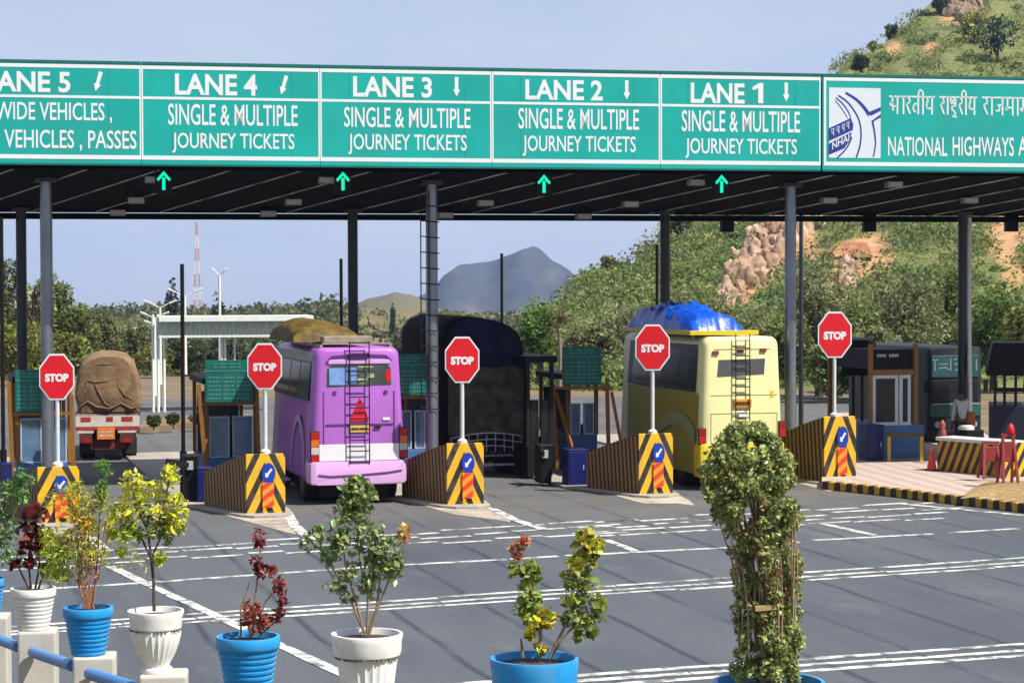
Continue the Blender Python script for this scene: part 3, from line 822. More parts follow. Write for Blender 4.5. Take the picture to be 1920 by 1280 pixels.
def make_hang():
    o = thing('hanging_signal', '', 'signal box', (0, 0, 0), FROT, 'black signal boxes hanging from the back edge')
    mb = MB(); mb.box(-.145, .145, 0, .16, -.36, .0); mb.build('case', BLK, o, bevel=.012)
    mb = MB(); mb.box(-.03, .03, .05, .11, .001, .2); mb.build('bracket', DARK, o)
    return o
h0 = make_hang()
for i, (px, py, lb) in enumerate([(1365, 404, 'right of the lane 1 column, before the green slope'), (1632, 404, 'above the reddish hillside hut'), (1899, 404, 'at the right edge of the picture')]):
    c = h0 if i == 0 else copy_tree(h0)
    x, z = under(px, py, DEP + .05); p = F0 + FD * x + Vector((-FD.y, FD.x, 0)) * (DEP + .05)
    c.location = (p.x, p.y, z); c['label'] = 'black signal box hanging ' + lb
# ladder fixed to the middle front column
lx, p = cols[810]
o = thing('access_ladder', 'thin black rung ladder up the middle front column', 'ladder', (p.x, p.y, 0), FROT)
for sx_ in (-.235, -.08):
    mb = MB(); mb.tube([(sx_, -.14, 1.4), (sx_, -.14, zs(1.5) - .2)], .012, 6); mb.build('rail', DARK, o)
zz = 1.5
while zz < zs(1.5) - .25:
    mb = MB(); mb.tube([(-.25, -.14, zz), (.13, -.14, zz - .03)], .011, 6); mb.build('rung', DARK, o)
    zz += .30
# ================================================================== LANES: booths, boards, poles
class Fr:
    """a thing's own frame: metres from photo pixels at the depth where it stands"""
    def __init__(s, px, Y, rz=LANE, gy=None):
        s.Y = Y; s.k = FPX / Y; s.px = px; s.rz = rz
        p = at(px, 600, Y); s.loc = (p.x, Y, 0.0); s.c = math.cos(rz)
    def x(s, px): return (px - s.px) / s.k / s.c
    def z(s, py): return at(s.px, py, s.Y).z
def rnd_rows(mb, x0, x1, z0, z1, rows, cols, y, m=0):
    """rows of short painted dashes, too fine to read in the photograph"""
    for r in range(rows):
        z = z1 - (r + .5) * (z1 - z0) / rows
        for c in range(cols):
            a = x0 + c * (x1 - x0) / cols; wd = (x1 - x0) / cols
            q = a + wd * .08
            while q < a + wd * .85:
                l = wd * random.uniform(.08, .22); mb.box(q, min(q + l, a + wd * .92), y - .003, y, z - (z1 - z0) / rows * .26, z + (z1 - z0) / rows * .2, m); q += l + wd * .06
FTXT = mat('fare_lettering', (.07, .30, .24), .5, vary=.1)
def fare_board(px0, px1, py0, py1, Y, label, posts, bar_py, foot_py, braces=(), wood=BROWN):
    f = Fr((px0 + px1) / 2, Y, FROT * .5)
    o = thing('fare_board', label, 'fare board', f.loc, f.rz, 'green fare boards at the booths')
    x0, x1, z0, z1 = f.x(px0), f.x(px1), f.z(py1), f.z(py0)
    mb = MB(); mb.box(x0, x1, 0, .05, z0, z1); p = mb.build('panel', FAREG, o, bevel=.006)
    mb = MB(); w_ = x1 - x0; h = z1 - z0
    rnd_rows(mb, x0 + w_ * .12, x1 - w_ * .12, z1 - h * .2, z1 - h * .05, 2, 1, -.002)
    rnd_rows(mb, x0 + w_ * .04, x1 - w_ * .04, z0 + h * .05, z1 - h * .36, 6, 3, -.002)
    mb.build('lettering', FTXT, p)
    mb = MB()
    mb.box(x0, x1, -.006, -.001, z1 - h * .27, z1 - h * .245)
    for c in (.42, .66): mb.box(x0 + w_ * c, x0 + w_ * c + .012, -.006, -.001, z0 + .02, z1 - h * .30)
    mb.build('ruling', FTXT, p)
    for (a, ya, b, yb_) in posts:
        mb = MB(); mb.beam((f.x(a), .09, f.z(ya)), (f.x(b), .09, f.z(yb_)), .075, .075); mb.build('post', wood, o)
    mb = MB(); zb_ = f.z(bar_py); mb.box(f.x(posts[0][0]) , f.x(posts[-1][0]), .055, .125, zb_ - .03, zb_ + .03); mb.build('crossbar', wood, o)
    for (a, ya, b, yb_) in braces:
        mb = MB(); mb.beam((f.x(a), .02, f.z(ya)), (f.x(b), -.25, f.z(yb_)), .06, .06); mb.build('brace', wood, o)
    return o
fare_board(28, 98, 693, 771, 40.0, 'green fare board half hidden by the leftmost stop sign', [(16, 715, 22, 934), (130, 740, 134, 934)], 776, 930)
fare_board(385, 474, 675, 754, 40.6, 'green fare board left of the stop sign by the purple bus', [(372, 720, 386, 905), (479, 700, 484, 905)], 757, 910)
fare_board(722, 801, 664, 741, 41.6, 'green fare board peeping out between the purple bus and the ladder column', [(716, 700, 718, 900), (803, 740, 806, 900)], 745, 900)
fare_board(1054, 1127, 650, 722, 43.0, 'green fare board on splayed rust legs left of the yellow bus', [(1034, 690, 1046, 884), (1139, 708, 1143, 884)], 727, 900, braces=[(1042, 735, 1071, 845), (1147, 735, 1162, 835)], wood=ORANGE)

CURT = mat('booth_interior', (.05, .06, .075), .7, vary=.4, scale=5)
def tollbooth(px0, px1, sill, base_top, Y, ztop, label, base=BLUE, posts=BROWN, depth=2.0, pane=GLASSB, roofm=BLK, frame=None, glass_low=None):
    f = Fr((px0 + px1) / 2, Y)
    frame = frame or mat('booth_window_frame', (.42, .50, .60), .45)
    o = thing('toll_booth', label, 'toll booth', f.loc, f.rz, 'toll booths on the islands')
    x0, x1 = f.x(px0), f.x(px1); zsill = f.z(sill)
    mb = MB(); mb.box(x0, x1, 0, depth, .055, zsill); mb.build('base_panel', base, o, bevel=.012)
    for xa in (x0 + .02, x1 - .02):
        for ya in (.02, depth - .02):
            mb = MB(); mb.box(xa - .035, xa + .035, ya - .035, ya + .035, zsill, ztop - .12); mb.build('corner_post', posts, o)
    mb = MB(); mb.box(x0 - .07, x1 + .07, -.10, depth + .1, ztop - .12, ztop); mb.build('roof', roofm, o, bevel=.015)
    zm = glass_low or (zsill + (ztop - zsill) * .52)
    for i, (a, b) in enumerate(((x0 + .07, (x0 + x1) / 2 - .03), ((x0 + x1) / 2 + .03, x1 - .07))):
        fr_ = MB()
        for q in ((a, a + .03, zsill + .01, zm), (b - .03, b, zsill + .01, zm), (a + .03, b - .03, zm - .03, zm), (a + .03, b - .03, zsill + .01, zsill + .035)):
            fr_.box(q[0], q[1], .0, .04, q[2], q[3])
        wf = fr_.build('window', frame, o)
        mb = MB(); mb.box(a + .03, b - .03, .012, .024, zsill + .035, zm - .03); mb.build('pane', pane, wf)
    mb = MB(); mb.box(x0 + .07, x1 - .07, depth - .05, depth - .02, zsill, ztop - .35); mb.build('rear_window', CURT, o)
    mb = MB(); mb.box(x0 + .1, x1 - .1, .35, .75, zsill - .02, zsill + .18); mb.box((x0 + x1) / 2 - .14, (x0 + x1) / 2 + .12, .5, .62, zsill + .19, zsill + .55); mb.build('desk_equipment', DARK, o)
    return o
tollbooth(32, 128, 868, 900, 40.6, 2.15, 'blue toll booth behind the leftmost stop sign')
tollbooth(386, 478, 858, 900, 41.0, 2.1, 'blue toll booth under the fare board left of the purple bus')
tollbooth(745, 803, 842, 880, 42.2, 2.1, 'blue toll booth squeezed between the purple bus and the ladder column')
tollbooth(1062, 1120, 815, 862, 43.5, 2.05, 'slim blue toll booth on the left of the yellow bus')
tollbooth(988, 1036, 838, 880, 42.4, 2.45, 'dark toll booth on the right of the dark covered truck', base=BLK, posts=DARK, pane=GLASS, frame=DARK)
# framed booth on the right
f = Fr(1680, 45.5)
o = thing('toll_booth', 'ochre framed toll booth with white window frames on a blue base', 'toll booth', f.loc, f.rz, 'toll booths on the islands')
x0, x1 = f.x(1625), f.x(1737)
mb = MB(); mb.box(x0, x1, 0, 2.2, .15, f.z(797)); mb.build('base_panel', BLUE, o, bevel=.012)
for a in (1631, 1720):
    for ya in (.03, 2.15):
        mb = MB(); mb.box(f.x(a) - .045, f.x(a) + .045, ya - .04, ya + .04, f.z(797), f.z(645)); mb.build('corner_post', BROWN, o)
mb = MB(); mb.box(f.x(1636), f.x(1715), .0, .07, f.z(703), f.z(693)); mb.build('lintel', BROWN, o)
mb = MB(); mb.box(f.x(1636), f.x(1715), .05, 2.1, f.z(692), f.z(655)); mb.build('header_box', BLK, o, bevel=.01)
mb = MB(); rnd_rows(mb, f.x(1643), f.x(1690), f.z(672), f.z(660), 1, 2, .045); mb.build('header_marks', GALV, o)
WFR = mat('window_frame_white', (.62, .68, .74), .4, vary=.06)
for a, b in ((1634, 1684), (1687, 1709)):
    mb = MB(); xa, xb, za, zb2 = f.x(a), f.x(b), f.z(797), f.z(703); t = .07
    for q in ((xa, xb, za, za + t), (xa, xb, zb2 - t, zb2), (xa, xa + t, za + t, zb2 - t), (xb - t, xb, za + t, zb2 - t)): mb.box(q[0], q[1], -.01, .05, q[2], q[3])
    wf = mb.build('window', WFR, o); mb = MB(); mb.box(xa + t, xb - t, .01, .03, za + t, zb2 - t); mb.build('pane', GLASS, wf)
# dark awnings of the neighbouring booths
for (a, b, t0, t1, Y, lb, pp, base_py) in ((1578, 1630, 637, 704, 47.0, 'black roofed toll booth behind the rightmost stop sign', (1600, 1616), 795), (1852, 1960, 643, 704, 46.0, 'black roofed toll booth at the right edge of the picture', (1868, 1885, 1905, 1940), 762)):
    f = Fr((a + b) / 2, Y, -.2)
    o = thing('toll_booth', lb, 'toll booth', f.loc, f.rz, 'toll booths on the islands')
    mb = MB(); mb.prism([(f.x(a), f.z(t1)), (f.x(b), f.z(t1)), (f.x(b), f.z(t0)), (f.x(a + (12 if a > 1700 else 0)), f.z(t0))], 0, 2.2); mb.build('roof_box', BLK, o, bevel=.015)
    for q in pp:
        mb = MB(); mb.box(f.x(q) - .03, f.x(q) + .03, .05, .11, .15, f.z(t1) - .002); mb.build('corner_post', DARK, o)
    mb = MB(); mb.box(f.x(a + 8), f.x(b), .04, 2.1, .15, f.z(base_py)); mb.build('base_panel', mat('booth_dark_base', (.012, .016, .04), .6), o, bevel=.01)
    if a > 1700:
        mb = MB(); mb.box(f.x(1872), f.x(1905), -.012, -.001, f.z(700), f.z(668)); mb.build('vent_panel', BLK, o)
        mb = MB(); mb.box(f.x(1868), f.x(1960), .12, .16, f.z(735), f.z(727)); mb.build('handrail', DARK, o)

def blue_bin(px0, px1, py0, py1, label):
    Y = ground((px0 + px1) / 2, py1, .055).y; f = Fr((px0 + px1) / 2, Y)
    o = thing('equipment_cabinet', label, 'cabinet', (f.loc[0], Y, .055), f.rz, 'equipment cabinets beside the booths')
    x0, x1, h = f.x(px0), f.x(px1), (py1 - py0) / f.k
    mb = MB(); mb.box(x0, x1, 0, .45, 0, h); mb.build('body', NAVY, o, bevel=.02)
    mb = MB(); mb.box(x0 - .01, x1 + .01, -.01, .46, h + .001, h + .03); mb.build('lid', NAVY, o, bevel=.008)
    mb = MB(); mb.box(x0 + .04, x1 - .04, -.008, -.001, .06, h - .06); d = mb.build('door', NAVY, o)
    mb = MB(); mb.box(x1 - .09, x1 - .07, -.02, -.009, h * .45, h * .6); mb.build('handle', GALV, d)
    return o
blue_bin(369, 396, 880, 941, 'deep blue cabinet at the foot of the booth left of the purple bus')
blue_bin(1065, 1101, 845, 909, 'deep blue cabinet on the island left of the yellow bus')
blue_bin(1626, 1659, 799, 872, 'tall deep blue cabinet in front of the ochre framed booth')
blue_bin(2, 20, 872, 935, 'deep blue cabinet at the left edge of the picture')
def gate_box(px0, px1, py0, py1, label, arm):
    Y = ground((px0 + px1) / 2, py1, .055).y; f = Fr((px0 + px1) / 2, Y)
    o = thing('barrier_gate', label, 'barrier gate', (f.loc[0], Y, .055), f.rz, 'black barrier gate machines')
    x0, x1, h = f.x(px0), f.x(px1), (py1 - py0) / f.k
    mb = MB(); mb.box(x0, x1, 0, .4, 0, h); mb.build('housing', BLK, o, bevel=.02)
    mb = MB(); mb.box(x0 - .015, x1 + .015, -.015, .415, h + .001, h + .05); mb.build('cover', DARK, o, bevel=.012)
    mb = MB(); mb.beam((x0 + .05, -.06, h - .12), (x0 - arm, -.3, h - .02), .05, .09); mb.build('arm', DARK, o)
    mb = MB(); mb.box(x0 + .03, x0 + .14, -.07, -.001, h - .2, h - .05); mb.build('hub', GALV, o)
    return o
gate_box(345, 369, 858, 940, 'black barrier gate machine left of the deep blue cabinet and booth', .35)
gate_box(1012, 1034, 838, 906, 'black barrier gate machine on the right of the covered truck', .05)
def thin_pole(px, top, foot, label):
    Y = ground(px, foot, .055).y; f = Fr(px, Y)
    o = thing('lane_pole', label, 'pole', (f.loc[0], Y, .055), f.rz, 'thin black poles between the lanes')
    mb = MB(); mb.tube([(0, 0, 0), (0, 0, f.z(top) - .055)], .036, 10); mb.build('shaft', BLK, o, smooth=True)
    mb = MB(); mb.tube([(0, 0, 0), (0, 0, .85)], .062, 10); mb.build('sleeve', BLK, o, smooth=True)
    mb = MB(); mb.box(-.1, .1, -.1, .1, 0, .03); mb.build('foot_plate', DARK, o)
thin_pole(342, 495, 934, 'thin black pole below the red and white mast')
thin_pole(640, 485, 858, 'thin black pole rising behind the purple bus')
thin_pole(941, 475, 832, 'thin black pole in front of the far blue mountain')
thin_pole(1232, 458, 850, 'thin black pole behind the stop sign of the yellow bus')
thin_pole(4, 408, 930, 'thin black pole at the left edge of the picture')

# ================================================================== VEHICLES
def wheel(parent, x, y, r, w_, name='wheel', face=-1):
    mb = MB(); n = 22
    rings = []
    for (rr_, yy) in ((r * .72, 0), (r * .93, .0), (r, .12), (r, .88), (r * .93, 1), (r * .72, 1)):
        rings.append([(x + (yy - .5) * w_, y + rr_ * math.cos(2 * math.pi * k / n), r + rr_ * math.sin(2 * math.pi * k / n)) for k in range(n)])
    mb.loft(rings, 0, True); wl = mb.build(name, RUBBER, parent, smooth=True)
    mb = MB()
    rings = [[(x + (.5 * w_ + .004) * s_, y + rr_ * math.cos(2 * math.pi * k / n), r + rr_ * math.sin(2 * math.pi * k / n)) for k in range(n)] for rr_, s_ in ((r * .62, -1), (r * .55, -.8), (r * .2, -.8), (r * .15, -1.02))]
    mb.loft(rings); mb.build('rim', mat('dusty_rim', (.07, .065, .06), .6), wl, smooth=True)
def lamp(parent, name, x0, x1, z0, z1, y, cols):
    mb = MB(); mb.box(x0 - .012, x1 + .012, y - .012, y + .02, z0 - .012, z1 + .012); c = mb.build(name, DARK, parent, bevel=.006)
    h = (z1 - z0) / len(cols)
    for i, (nm, cl) in enumerate(cols):
        mb = MB(); mb.box(x0, x1, y - .024, y - .013, z0 + i * h + .004, z0 + (i + 1) * h - .004); mb.build('lens', mat(nm, cl, .25, vary=.1), c, bevel=.005)
LR = ('lens_red', (.48, .012, .01)); LA = ('lens_amber', (.75, .16, .01)); LW = ('lens_clear', (.62, .55, .5))
def ladder(parent, xa, xb, z0, z1, y, step, m):
    l = MB()
    for x_ in (xa, xb): l.tube([(x_, y, z0), (x_, y, z1)], .011, 6)
    l = l.build('ladder', m, parent)
    z = z0 + .03; nrg = 0
    while z < z1:
        mb = MB(); mb.tube([(xa, y, z), (xb, y, z)], .010, 6); mb.build('rung', m, l); z += step
def mound(name, x0, x1, y0, y1, z0, h, m, amp=.06, fr=3.0, p=2.6, nx=44, ny=30, parent=None, seed=0, prof=None, fine=.012):
    """a cover sheet lying over a heap"""
    vs = []; fs = []
    for j in range(ny + 1):
        for i in range(nx + 1):
            u = -1 + 2 * i / nx; v = -1 + 2 * j / ny
            e = (1 - abs(u) ** p) * (1 - abs(v) ** p); e = max(0, e) ** .42
            x = x0 + (u + 1) / 2 * (x1 - x0); y = y0 + (v + 1) / 2 * (y1 - y0)
            hh = h * (prof(u) if prof else 1)
            q = Vector((x * fr, y * fr, seed))
            nzv = noise.noise(q) * amp + abs(noise.noise(q * 2.3)) * amp * .7 + noise.noise(q * 6) * fine
            z = z0 + hh * e + nzv * min(1, e * 2)
            vs.append((x + noise.noise(q + Vector((9, 0, 0))) * amp * .6, y + noise.noise(q + Vector((0, 9, 0))) * amp * .6, z))
    for j in range(ny):
        for i in range(nx):
            a = j * (nx + 1) + i; fs.append((a, a + 1, a + nx + 2, a + nx + 1))
    b = len(vs)
    mb = MB(); mb.add(vs, fs)
    rim = [i for i in range(nx + 1)] + [(j + 1) * (nx + 1) + nx for j in range(ny)] + [ny * (nx + 1) + nx - 1 - i for i in range(nx)] + [(ny - 1 - j) * (nx + 1) for j in range(ny - 1)]
    mb.f.append(tuple(reversed(rim))); mb.m.append(0)
    return mb.build(name, m, parent, smooth=True)

# ---- purple bus
PUR = mat('purple_paint', (.44, .14, .56), .32, vary=.05, scale=1.5, dirt=(.30, .13, .40), dirtamt=.3, spec=.5)
PURL = mat('lilac_paint', (.74, .42, .76), .3, vary=.05, scale=2, spec=.5)
PURD = mat('purple_trim', (.16, .04, .24), .4)
BWHITE = mat('bus_white', (.88, .85, .88), .35, vary=.03)
TAN = mat('bus_tan_trim', (.35, .30, .24), .5)
f = Fr(670, 37.5); X = f.x; Z = f.z
pb = thing('minibus', 'purple bus with a white band, black rear ladder and dark yellow tarpaulin on top', 'bus', f.loc, f.rz)
Wd = X(760) - X(580); zt_ = Z(651); zb_ = Z(906); Lb = 4.7
mb = MB()
rg = []
for y, ins in ((0.0, .10), (.03, .045), (.10, .0), (.6, 0), (2.2, 0), (3.6, 0), (4.4, .02), (Lb, .14)):
    rg.append(rr(-Wd / 2 + ins, Wd / 2 - ins, zb_, zt_ - ins * .6, .14, y, 5, taper=.155))
mb.loft(rg); body = mb.build('body', PUR, pb, smooth=True)
mb = MB(); mb.box(-Wd / 2 + .12, Wd / 2 - .12, -.012, .0, Z(863), Z(832)); mb.build('white_band', BWHITE, pb, bevel=.006)
mb = MB()
rgb = [rr(-Wd / 2 + i_, Wd / 2 - i_, zb_ - .01, Z(864), .06, y, 4) for y, i_ in ((-.06, .10), (-.045, .03), (.0, .0), (.3, -.006))]
mb.loft(rgb); bp_ = mb.build('bumper', PURL, pb, smooth=True)
mb = MB(); pts = [(X(596), -.066, Z(888)), (X(620), -.068, Z(891)), (X(670), -.068, Z(889)), (X(720), -.068, Z(886)), (X(750), -.066, Z(882))]
mb.tube(pts, .013, 6); mb.build('groove', PURD, bp_)
mb = MB(); mb.box(X(663), X(690), -.066, -.061, Z(902), Z(896)); mb.build('tow_plate', PURD, bp_)
# window and brow
mb = MB(); mb.prism([(X(613), Z(725)), (X(732), Z(722)), (X(731), Z(690)), (X(722), Z(683)), (X(622), Z(685)), (X(614), Z(691))], -.004, .03)
rw = mb.build('rear_window', mat('bus_rear_glass', (.06, .085, .08), .15, vary=.4, scale=4, spec=.8), pb)
CURTB = mat('blue_curtain', (.20, .36, .72), .7, vary=.15, scale=12)
mb = MB(); mb.box(X(618), X(651), -.009, -.005, Z(721), Z(689)); mb.box(X(657), X(668), -.009, -.005, Z(719), Z(689)); mb.build('curtain', CURTB, rw)
mb = MB(); n = 16; mb.prism([(X(726.5) + .045 * math.cos(2 * math.pi * k / n), Z(704) + .125 * math.sin(2 * math.pi * k / n)) for k in range(n)], -.010, -.005); mb.build('red_sticker', RED, rw)
STK = mat('window_sticker', (.5, .48, .30), .6, vary=.4, scale=20)
mb = MB()
for (a, b, c, d) in ((671, 698, 686, 689), (672, 686, 702, 705), (670, 688, 709, 713), (688, 700, 700, 708), (672, 684, 717, 719)): mb.box(X(a), X(b), -.009, -.005, Z(d), Z(c))
mb.build('stickers', STK, rw)
mb = MB()
for i_, (pa, pb_) in enumerate((((613, 679), (622, 668)), ((622, 668), (670, 664)), ((670, 664), (722, 667)), ((722, 667), (732, 676)))):
    mb.beam((X(pa[0]), -.008, Z(pa[1])), (X(pb_[0]), -.008, Z(pb_[1])), .03, .028)
mb.build('brow', PURD, pb)
mb = MB(); mb.box(X(616), X(730), -.022, -.001, Z(682), Z(674)); mb.build('brow_lip', PURL, pb, bevel=.008)
mb = MB(); mb.box(X(652), X(690), -.05, .0, Z(671), Z(663)); mb.build('lamp_hood', PURD, pb, bevel=.01)
mb = MB(); mb.box(X(611), X(735), -.016, -.001, Z(796.5), Z(794)); mb.build('hatch_seam', PURD, pb)
for q in ((607, 608, 733, 832), (737, 738, 733, 832)):
    mb = MB(); mb.box(X(q[0]), X(q[1]), -.014, -.001, Z(q[3]), Z(q[2])); mb.build('panel_seam', PURD, pb)
mb = MB(); mb.box(X(700), X(712), -.03, -.013, Z(803), Z(799)); mb.build('hatch_handle', DARK, pb)
for a in (628, 722):
    mb = MB(); mb.box(X(a) - .03, X(a) + .03, -.024, -.001, Z(737), Z(732)); mb.build('hinge', PURD, pb)
mb = MB(); mb.prism([(X(658), Z(780)), (X(688), Z(780)), (X(674), Z(745))], -.020, -.004); mb.build('warning_triangle', RED, pb)
mb = MB(); mb.box(X(656), X(689), -.020, -.004, Z(790), Z(781)); mb.build('red_reflector', RED, pb, bevel=.01)
mb = MB(); put_text(mb, '!', X(672), X(675.5), Z(777), Z(757), -.0215, .02); mb.build('triangle_mark', PURD, pb)
PLATE_Y = mat('plate_yellow', (.72, .48, .10), .5)
def plate(parent, x0, x1, z0, z1, y):
    mb = MB(); mb.box(x0, x1, y - .01, y, z0, z1); p_ = mb.build('number_plate', PLATE_Y, parent, bevel=.003)
    mb = MB(); rnd_rows(mb, x0 + .02, x1 - .02, z0 + (z1 - z0) * .15, z1 - (z1 - z0) * .12, 1, 2, y - .0105); mb.build('marks', BLK, p_)
plate(pb, X(655), X(691), Z(810), Z(797), -.012)
mb = MB(); mb.box(X(716), X(729), -.016, -.004, Z(788), Z(783)); mb.build('badge', BWHITE, pb)
lamp(pb, 'tail_light', X(584), X(598), Z(865), Z(808), -.004, [LR, LW, LA, LR])
lamp(pb, 'tail_light', X(747), X(761), Z(859), Z(803), -.004, [LR, LW, LA, LR])
ladder(pb, X(654), X(690), Z(868), Z(640), -.07, .19, DARK)
# left flank: windows, swoosh, arch
def side_x(z, s_=-1):
    t = max(0, (z - zb_) / (zt_ - zb_)); return s_ * (Wd / 2) * (1 - .155 * max(0, (t - .35) / .65) ** 1.3)
SWO = mat('swoosh_lilac', (.55, .42, .66), .35)
BGL = mat('bus_side_glass', (.022, .020, .015), .22, vary=.6, scale=2.5, spec=.4)
def side_panel(parent, name, y0, y1, z0, z1, m, sx_, off=.006, s_=-1):
    mb = MB(); a0, a1 = sx_(z0, s_), sx_(z1, s_); e_ = off * s_
    vs = [(a0, y0, z0), (a0, y1, z0), (a1, y1, z1), (a1, y0, z1), (a0 + e_, y0, z0), (a0 + e_, y1, z0), (a1 + e_, y1, z1), (a1 + e_, y0, z1)]
    mb.add(vs, [(0, 1, 2, 3), (7, 6, 5, 4), (0, 4, 5, 1), (1, 5, 6, 2), (2, 6, 7, 3), (3, 7, 4, 0)])
    return mb.build(name, m, parent)
for s_ in (-1, 1):
    for y0 in (.35, 1.4, 2.45, 3.4):
        side_panel(pb, 'side_window', y0, y0 + .93, Z(742), Z(682), BGL, side_x, .006, s_)
    side_panel(pb, 'window_band', .30, 4.2, Z(752), Z(677.5), mat('band_brown', (.030, .026, .018), .4, vary=.5, scale=2, spec=.3), side_x, .004, s_)
    side_panel(pb, 'roof_band', .15, 4.2, Z(676), Z(662), TAN, side_x, .007, s_)
mb = MB()
for r0, r1 in ((.74, .66),):
    n = 18; ring = []
    for k in range(n + 1):
        a = math.pi * k / n
        for rr_ in (r0, r1):
            z = Z(900) + rr_ * 1.5 * math.sin(a); ring.append((side_x(z) - .006, 1.2 - rr_ * 1.05 * math.cos(a), z))
    mb.add(ring, [(2 * k, 2 * k + 1, 2 * k + 3, 2 * k + 2) for k in range(n)])
mb.build('swoosh', SWO, pb)
for s_ in (-1, 1):
    wheel(pb, s_ * (Wd / 2 - .24), .95, .36, .40); wheel(pb, s_ * (Wd / 2 - .14), 3.7, .36, .2)
mb = MB(); mb.box(-.62, .62, .3, 4.2, .12, zb_ + .02); mb.build('chassis', BLK, pb)
mb = MB(); mb.tube([(-.45, .15, .3), (-.45, .5, .33)], .03, 8); mb.build('exhaust', DARK, pb)
mb = MB(); mb.box(side_x(.5) - .16, side_x(.5) - .02, 1.9, 2.6, .28, .32); mb.build('step', GALV, pb)
mb = MB()
for xx in (-.62, .62): mb.box(xx - .02, xx + .02, .12, 3.4, zt_ + .0, zt_ + .05)
for yy in (.14, 1.2, 2.3, 3.38): mb.box(-.6, .6, yy - .02, yy + .02, zt_ + .05, zt_ + .08)
mb.build('roof_rack', TAN, pb)
mb = MB(); mb.box(X(611), X(700), .15, .55, zt_ + .081, zt_ + .19); cr = tag(mb.build('roof_crate', mat('weathered_board', (.34, .28, .20), .8, vary=.25, scale=8), bevel=.01), 'flat grey brown box at the rear of the purple bus roof', 'box')
cr.location = f.loc; cr.rotation_euler = (0, 0, f.rz)
TARPY = mat('olive_tarpaulin', (.13, .08, .007), .7, vary=.6, scale=4, bump=.3, bscale=18)
ty = mound('roof_tarpaulin', X(562), X(694), .6, 3.6, zt_ + .082, .40, TARPY, .05, 2.4, seed=3, prof=lambda u: .92 - .2 * u)
ty.location = f.loc; ty.rotation_euler = (0, 0, f.rz); tag(ty, 'dark yellow tarpaulin heap on the purple bus roof', 'tarpaulin')

# ---- yellow bus
YB = mat('pale_yellow_paint', (.90, .85, .40), .35, vary=.04, scale=1.5, dirt=(.6, .52, .25), dirtamt=.2, spec=.5)
YBD = mat('strong_yellow_paint', (.78, .58, .02), .35, vary=.06)
YBO = mat('flank_mustard_shaded', (.36, .31, .025), .4, vary=.1)  # mustard flank, darkened to carry its shade in the colour
SEAM = mat('panel_seam', (.35, .31, .13), .6)
f = Fr(1391, 40.0); X = f.x; Z = f.z
yb = thing('minibus', 'pale yellow bus with a black rear ladder and a bright blue tarpaulin on its roof', 'bus', f.loc, f.rz)
Wd = X(1474) - X(1308); zt_ = Z(631); zb_ = Z(892); Lb = 5.2
mb = MB()
rg = [rr(-Wd / 2 + i_, Wd / 2 - i_, zb_, zt_ - i_ * .6, .16, y, 5, taper=.14) for y, i_ in ((0, .10), (.03, .045), (.1, 0), (.6, 0), (2.5, 0), (4.8, .02), (Lb, .16))]
mb.loft(rg); mb.build('body', YB, yb, smooth=True)
def side_y(z, s_=-1):
    t = max(0, (z - zb_) / (zt_ - zb_)); return s_ * (Wd / 2) * (1 - .14 * max(0, (t - .35) / .65) ** 1.3)
mb = MB(); rgb = [rr(-Wd / 2 + i_, Wd / 2 - i_, zb_ - .02, Z(830), .05, y, 4) for y, i_ in ((-.03, .09), (-.02, .03), (.02, .0), (.25, -.006))]
mb.loft(rgb); mb.build('bumper', YBD, yb, smooth=True)
GREYG = mat('grey_glass', (.10, .10, .105), .2, vary=.15, spec=.6)
mb = MB(); mb.prism([(X(1343), Z(706)), (X(1434), Z(702)), (X(1436), Z(672)), (X(1346), Z(674))], -.006, .02); mb.build('rear_window', GREYG, yb, bevel=.004)
for a, c in ((1340, 660), (1388, 657), (1432, 656)):
    mb = MB(); mb.box(X(a - 6), X(a + 6), -.03, .0, Z(c + 4), Z(c - 3)); mb.build('marker_lamp', mat('lens_brown', (.22, .05, .03), .3), yb, bevel=.006)
mb = MB(); mb.box(X(1338), X(1446), -.006, -.001, Z(655), Z(653.8)); mb.build('gutter', SEAM, yb)
for q in ((1331, 1460, 740, 741), (1331, 1460, 774, 775), (1331, 1332, 775, 830), (1459, 1460, 775, 830)):
    mb = MB(); mb.box(X(q[0]), X(q[1]), -.006, -.001, Z(q[3]), Z(q[2])); mb.build('panel_seam', SEAM, yb)
mb = MB(); mb.box(X(1375), X(1409), -.035, -.012, Z(763), Z(748)); pp_ = mb.build('orange_board', mat('orange_board', (.80, .34, .03), .5, vary=.2, scale=30), yb, bevel=.004)
mb = MB(); rnd_rows(mb, X(1378), X(1406), Z(761), Z(750), 1, 3, -.036); mb.build('marks', mat('board_marks', (.35, .10, .01), .6), pp_)
mb = MB(); mb.box(X(1384), X(1400), -.03, -.001, Z(781), Z(772)); mb.build('latch_plate', BWHITE, yb)
lamp(yb, 'tail_light', X(1308), X(1321), Z(830), Z(802), -.004, [LR, ('lens_deep_red', (.30, .015, .01))])
lamp(yb, 'tail_light', X(1463), X(1475), Z(820), Z(791), -.004, [LR, ('lens_deep_red', (.30, .015, .01))])
ladder(yb, X(1377), X(1404), Z(800), Z(626), -.06, .145, BLK)
mb = MB(); mb.box(X(1446), X(1452), -.006, -.001, Z(745), Z(733)); mb.build('fuel_flap', YBD, yb)
